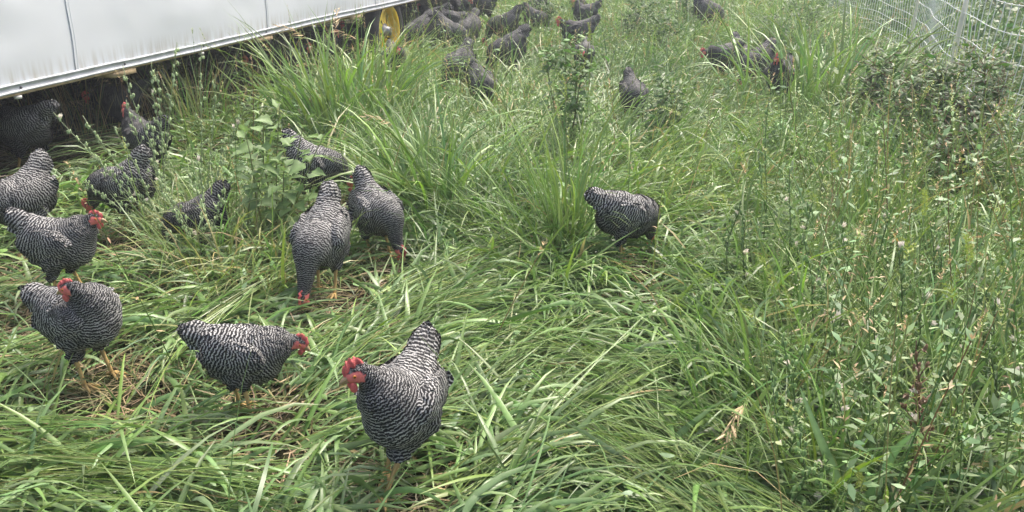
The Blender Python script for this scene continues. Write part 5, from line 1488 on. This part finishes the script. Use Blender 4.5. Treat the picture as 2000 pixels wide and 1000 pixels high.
T(1500, 860, 50, 0.40, 0.011, "grass clump at the lower left of the flowering stand", 1.2, (0, 0), 0.12, seeds=[('brome', 1455, 790, -0.1, 0.15), ('brome', 1440, 830, -0.1, 0.13)])
T(1610, 330, 90, 0.5, 0.012, "grass clump left of the pale heart leaved weed", 1.4, (0, 0), 0.2)
T(1720, 420, 90, 0.5, 0.011, "grass below the pale heart leaved weed", 1.4, (0, 0), 0.2)
T(1000, 440, 90, 0.5, 0.010, "arching fine grass left of the tall slim tuft's foot", 1.4, (0.1, 0), 0.2, droop=(0.6, 2.2))
T(800, 360, 60, 0.6, 0.010, "grass stems behind the hen pecking down to the right", 1.0, (-0.2, 0.1), 0.14, droop=(0.1, 1.4))
T(1180, 330, 70, 0.45, 0.011, "leaning grass below the pigweed's right side", 1.4, (0.2, 0), 0.2)
T(250, 870, 40, 0.36, 0.016, "broad blades lying over the fallen stalks at the lower left", 1.6, (0.4, -0.1), 0.2, erect=(0.2, 0.9), droop=(0.4, 1.6))
T(480, 930, 40, 0.36, 0.016, "broad blades over the sheaf at the bottom left of the nearest hen", 1.6, (0.3, 0.0), 0.2, erect=(0.2, 0.9), droop=(0.4, 1.6))
T(930, 840, 40, 0.36, 0.016, "broad blades right of the nearest hen's feet", 1.4, (0.3, 0.2), 0.16, erect=(0.2, 0.9), droop=(0.4, 1.6))
T(1150, 900, 50, 0.40, 0.017, "broad blades at the bottom centre", 1.6, (0.3, -0.2), 0.2, erect=(0.2, 0.9), droop=(0.4, 1.6))
T(1330, 680, 50, 0.40, 0.016, "broad pale blades in the lower right centre", 1.6, (0.2, -0.2), 0.2, erect=(0.3, 1.0), droop=(0.5, 1.8))
for (bx, by, lb) in ((1755, 330, "grass standing among the dark weeds left of the leaning post"), (1830, 360, "grass standing among the dark weeds below the leaning post"), (1900, 380, "grass standing among the dark weeds by the right edge"), (1690, 230, "tall grass between the biggest tuft and the net")):
    T(bx, by, 50, 0.62, 0.011, lb, 1.2, (0, 0), 0.2, cols=(1.3, .7, .5, .4, .15))
for (bx, by, lb) in ((105, 275, "wispy brown stalks at the coop's left end"), (235, 262, "wispy brown stalks left of the straight chicory stems"), (320, 250, "wispy brown stalks behind the straight chicory stems"), (545, 205, "wispy brown stalks left of the large bright tuft")):
    T(bx, by, 22, 0.58, 0.005, lb, 1.4, (0, 0), 0.16, cols=(.3, .3, .2, .3, 1.4), erect=(1.1, 1.55), droop=(0, 0.8), seeds=[('brome', bx - 15, by - 95, -0.05, 0.18), ('brome', bx + 25, by - 75, 0, 0.16)])
for (bx, by, sx, sy, lb) in ((1470, 560, 1455, 330, "pale seeding grass at the left rim of the right weeds"), (1640, 560, 1632, 330, "pale seeding grass in the middle of the right weeds"), (1790, 640, 1802, 420, "pale seeding grass before the dark grass clump"), (1870, 760, 1895, 520, "pale seeding grass right of the blade pointing right"), (1530, 780, 1512, 560, "pale seeding grass left of the tan drooping heads")):
    T(bx, by, 36, 0.52, 0.011, lb, 1.0, (0, 0), 0.10, cols=(.4, 1.2, .6, 1.2, .2), erect=(1.1, 1.5), droop=(0.1, 1.4), seeds=[('foxtail', sx, sy, -0.05, 0.13), ('spike', sx + 35, sy + 60, -0.05, 0.13), ('panicle', sx - 30, sy + 80, -0.08, 0.13)])
T(1292, 462, 26, 0.24, 0.012, "short grass hiding the lone middle hen's head", 0.8, (0, 0), 0.07)
# ---- weeds
weed(538, 478, [(545, 200, 0.05), (478, 250, -0.05), (508, 222, 0.05), (598, 222, 0.05), (634, 262, -0.05), (560, 320, -0.12), (500, 345, -0.1), (592, 372, -0.1)], 'lobed', 96, 0.112, "broad leaved green weed standing among the left hens", 0, rad=0.005, lo=0.45)
weed(455, 420, [(462, 285, 0.0)], 'oval', 10, 0.10, "small weed with pale leaves left of the broad leaved weed", rad=0.003, lo=0.4)
weed(1105, 315, [(1105, 40, 0.0), (1065, 95, 0.05), (1150, 80, 0.0), (1130, 150, -0.1)], 'oval', 90, 0.085, "tall pigweed with yellow green seed heads in the upper middle", 150, GREEN_A * 0.5 + GREEN_B * 0.5, 0.26, rad=0.006, stemcol=(0.10, 0.11, 0.04), seeds=[('spike', 0.11, 4)], lo=0.25)
_right = [(1770, 300, [(1745, 145, 0), (1800, 120, 0.1)], "dark leafy weed in front of the leaning fence post"),
          (1850, 320, [(1835, 130, 0), (1880, 110, 0.1), (1800, 190, -.1)], "dark leafy weed right of the leaning fence post"),
          (1915, 330, [(1925, 95, 0), (1960, 120, 0.1), (1890, 180, -.1)], "tallest dark weed with brown stems by the net"),
          (1720, 260, [(1730, 100, 0), (1690, 140, 0.1)], "leafy weed between the biggest tuft and the fence"),
          (1880, 420, [(1870, 250, 0), (1920, 240, 0), (1840, 300, 0)], "leafy weed standing in front of the dark weeds at right"),
          (1800, 215, [(1810, 90, 0), (1770, 110, 0.1)], "leafy weed climbing into the net")]
for (bx, by, st, lb) in _right:
    weed(bx, by, [(q[0], q[1] + 12, q[2]) for q in st], 'oval', 34, 0.075, lb, 360, GREEN_A * 0.7, 0.40, rad=0.0055, stemcol=(0.16, 0.075, 0.045), seeds=[('spike', 0.10, 2)] if bx in (1915, 1850, 1880) else (), group="dark weeds along the fence", lo=0.12)
weed(1905, 470, [(1925, 262, 0), (1880, 330, 0.0)], 'lance', 14, 0.07, "pigweed with upright yellow green spike at right", rad=0.004, seeds=[('spike', 0.17, 4)], stemcol=(0.30, 0.17, 0.07))
weed(1660, 370, [(1655, 262, 0), (1700, 290, 0.1)], 'heart', 22, 0.085, "pale heart leaved weed right of centre under the dark weeds", rad=0.004)
weed(1590, 520, [(1580, 420, 0), (1640, 440, 0)], 'oval', 20, 0.07, "low pale weed among the chicory in the right middle", rad=0.003)
weed(1740, 560, [(1750, 470, 0), (1700, 480, 0)], 'lance', 18, 0.07, "low narrow leaved weed among the chicory", rad=0.003)
weed(1945, 640, [(1935, 520, 0), (1975, 560, 0)], 'lance', 22, 0.07, "narrow leaved weed at the right edge below the dark grass clump", 80, GREEN_B, rad=0.003)
weed(1530, 330, [(1520, 240, 0), (1560, 255, 0)], 'oval', 22, 0.07, "small leafy weed in the right middle left of the pale heart leaves", 80, GREEN_B, rad=0.003)
weed(1290, 305, [(1310, 190, 0), (1270, 220, 0)], 'lance', 24, 0.07, "slim dark weed right of the head down hen", 120, rad=0.003)
weed(395, 1030, [(185, 835, 0.35)], 'oval', 16, 0.085, "fallen weed with oval leaves at the bottom left", rad=0.005, stemcol=STEM_W * 0.6, lo=0.25)
weed(300, 960, [(275, 890, 0.05)], 'oval', 5, 0.075, "small oval leaved seedling at the bottom left", rad=0.003)
weed(960, 745, [(965, 722, 0)], 'oval', 5, 0.06, "bright little seedling right of the nearest hen's tail", rad=0.002)
weed(60, 800, [(30, 740, 0)], 'lance', 6, 0.07, "yellow green seedling at the left edge", rad=0.003)

for (bx, by, st, lb) in ((1245, 85, [(1240, -10, 0), (1270, 10, .2), (1215, 20, 0)], "dark feathery weed at the top behind the head down hen"), (1290, 120, [(1285, 30, 0), (1310, 50, 0)], "dark feathery weed in the upper middle by the grass tuft"),
                         (1505, 105, [(1500, 30, 0), (1530, 45, 0)], "dark feathery weed right behind the trio of hens"), (1340, 60, [(1330, -20, 0), (1360, 0, 0)], "dark feathery weed left of the hen alone by the fence"),
                         (1560, 90, [(1550, 0, 0), (1580, 10, 0)], "dark feathery weed at the far end of the fence"), (1060, 70, [(1050, -5, 0), (1080, 10, 0)], "dark feathery weed behind the pecking pair"), (1290, 290, [(1330, 165, 0), (1300, 180, 0)], "dark feathery weed right of centre below the trio")):
    weed(bx, by, st, 'lance', 18, 0.08, lb, 260, GREEN_A * 0.75, 0.34, rad=0.005, group="dark feathery weeds", lo=0.15)
# ---- chicory: the pale fan on the left, the flowering stand on the right
PALE = np.array([0.26, 0.33, 0.17])
chicory(350, 480, [(105, 215, 0.1), (150, 235, 0.0), (245, 140, 0.1), (190, 300, -0.1), (130, 330, -0.1), (230, 250, 0)], "pale chicory fan leaning left over the pecking hen", 11, 5, PALE, 0.0036, blen=0.05)
chicory(330, 440, [(285, 128, 0.1), (315, 140, 0.0), (340, 78, 0.1), (300, 230, -0.1), (265, 200, 0)], "chicory stems rising straight in front of the coop rail", 11, 3, PALE, 0.0036, blen=0.05)
chicory(390, 450, [(400, 92, 0.1), (430, 150, 0.0), (495, 175, 0.1), (460, 260, 0)], "chicory stems leaning right in front of the coop's shade", 10, 2, PALE, 0.0036, blen=0.05)
chicory(420, 530, [(300, 330, 0.0), (370, 320, 0.0), (440, 360, 0), (330, 380, -0.1), (250, 380, 0), (400, 280, 0)], "low chicory stems left of the broad leaved weed", 8, 3, PALE, 0.0032, blen=0.05)
_ch = [(1500, 520, [(1495, 205, 0), (1470, 300, 0)], "chicory standing tallest in the right middle"), (1550, 600, [(1535, 330, 0), (1585, 400, 0)], "chicory beside the tallest one, in the right middle"),
       (1600, 720, [(1575, 470, 0), (1620, 500, 0.05)], "chicory above the tan drooping seed heads"), (1640, 800, [(1610, 545, 0), (1660, 570, 0)], "chicory left of the blade pointing right"),
       (1720, 830, [(1712, 585, 0), (1740, 600, 0)], "chicory with white buds under the blade pointing right"), (1780, 780, [(1765, 480, 0), (1800, 560, 0)], "chicory right of the blade pointing right"),
       (1850, 820, [(1846, 600, 0), (1880, 640, 0)], "chicory with a large pinkish bud near the right edge"), (1930, 800, [(1915, 580, 0), (1945, 575, 0), (1985, 570, 0)], "chicory with three pale flowers at the right edge"),
       (1560, 900, [(1530, 640, 0), (1560, 690, 0)], "chicory at the left side of the stand"), (1520, 960, [(1500, 700, 0), (1545, 770, 0)], "leftmost chicory of the stand near the bottom"),
       (1700, 960, [(1690, 700, 0), (1735, 720, 0)], "chicory behind the yellow green head at the bottom"), (1800, 960, [(1790, 690, 0), (1770, 740, 0)], "brown stemmed chicory at the bottom right"),
       (1880, 990, [(1870, 720, 0), (1910, 760, 0)], "chicory in the bottom right near the corner"), (1960, 900, [(1950, 660, 0), (1990, 700, 0)], "chicory at the right edge below the three pale flowers"),
       (1450, 620, [(1440, 400, 0), (1465, 420, 0)], "thin chicory at the left margin of the right weeds"), (1680, 640, [(1670, 420, 0), (1720, 400, 0)], "chicory in the middle of the right weeds"),
       (1580, 1040, [(1560, 850, 0), (1610, 900, 0)], "low chicory at the bottom edge with a white bud"), (1820, 640, [(1815, 430, 0), (1840, 460, 0)], "chicory in front of the dark grass clump")]
for i, (bx, by, st, lb) in enumerate(_ch):
    chicory(bx, by, st, lb, 8, 3 if by > 560 else 1, (0.14, 0.085, 0.05) if 'brown' in lb else np.array([0.125, 0.190, 0.070]) * rng.uniform(0.75, 1.3), 0.0038, 0, blen=0.06)
# ------------------------------------------------------------------ thin haze volume, added to lift the darks like a lens veil
def build_haze():
    m = bpy.data.materials.new("thin_haze"); m.use_nodes = True
    nt = m.node_tree; nt.nodes.clear()
    out = nt.nodes.new("ShaderNodeOutputMaterial"); v = nt.nodes.new("ShaderNodeVolumePrincipled")
    v.inputs["Color"].default_value = (0.86, 0.93, 1.0, 1); v.inputs["Density"].default_value = 0.0046; v.inputs["Anisotropy"].default_value = 0.25
    nt.links.new(v.outputs["Volume"], out.inputs["Volume"])
    mb = MB(); mb.box((0, 85, 1.5), (340, 350, 5.4))
    tag(obj("haze", mb.mesh("haze", m)), "thin pale haze added over the pasture as a veil", "haze", None, "stuff")
build_haze()
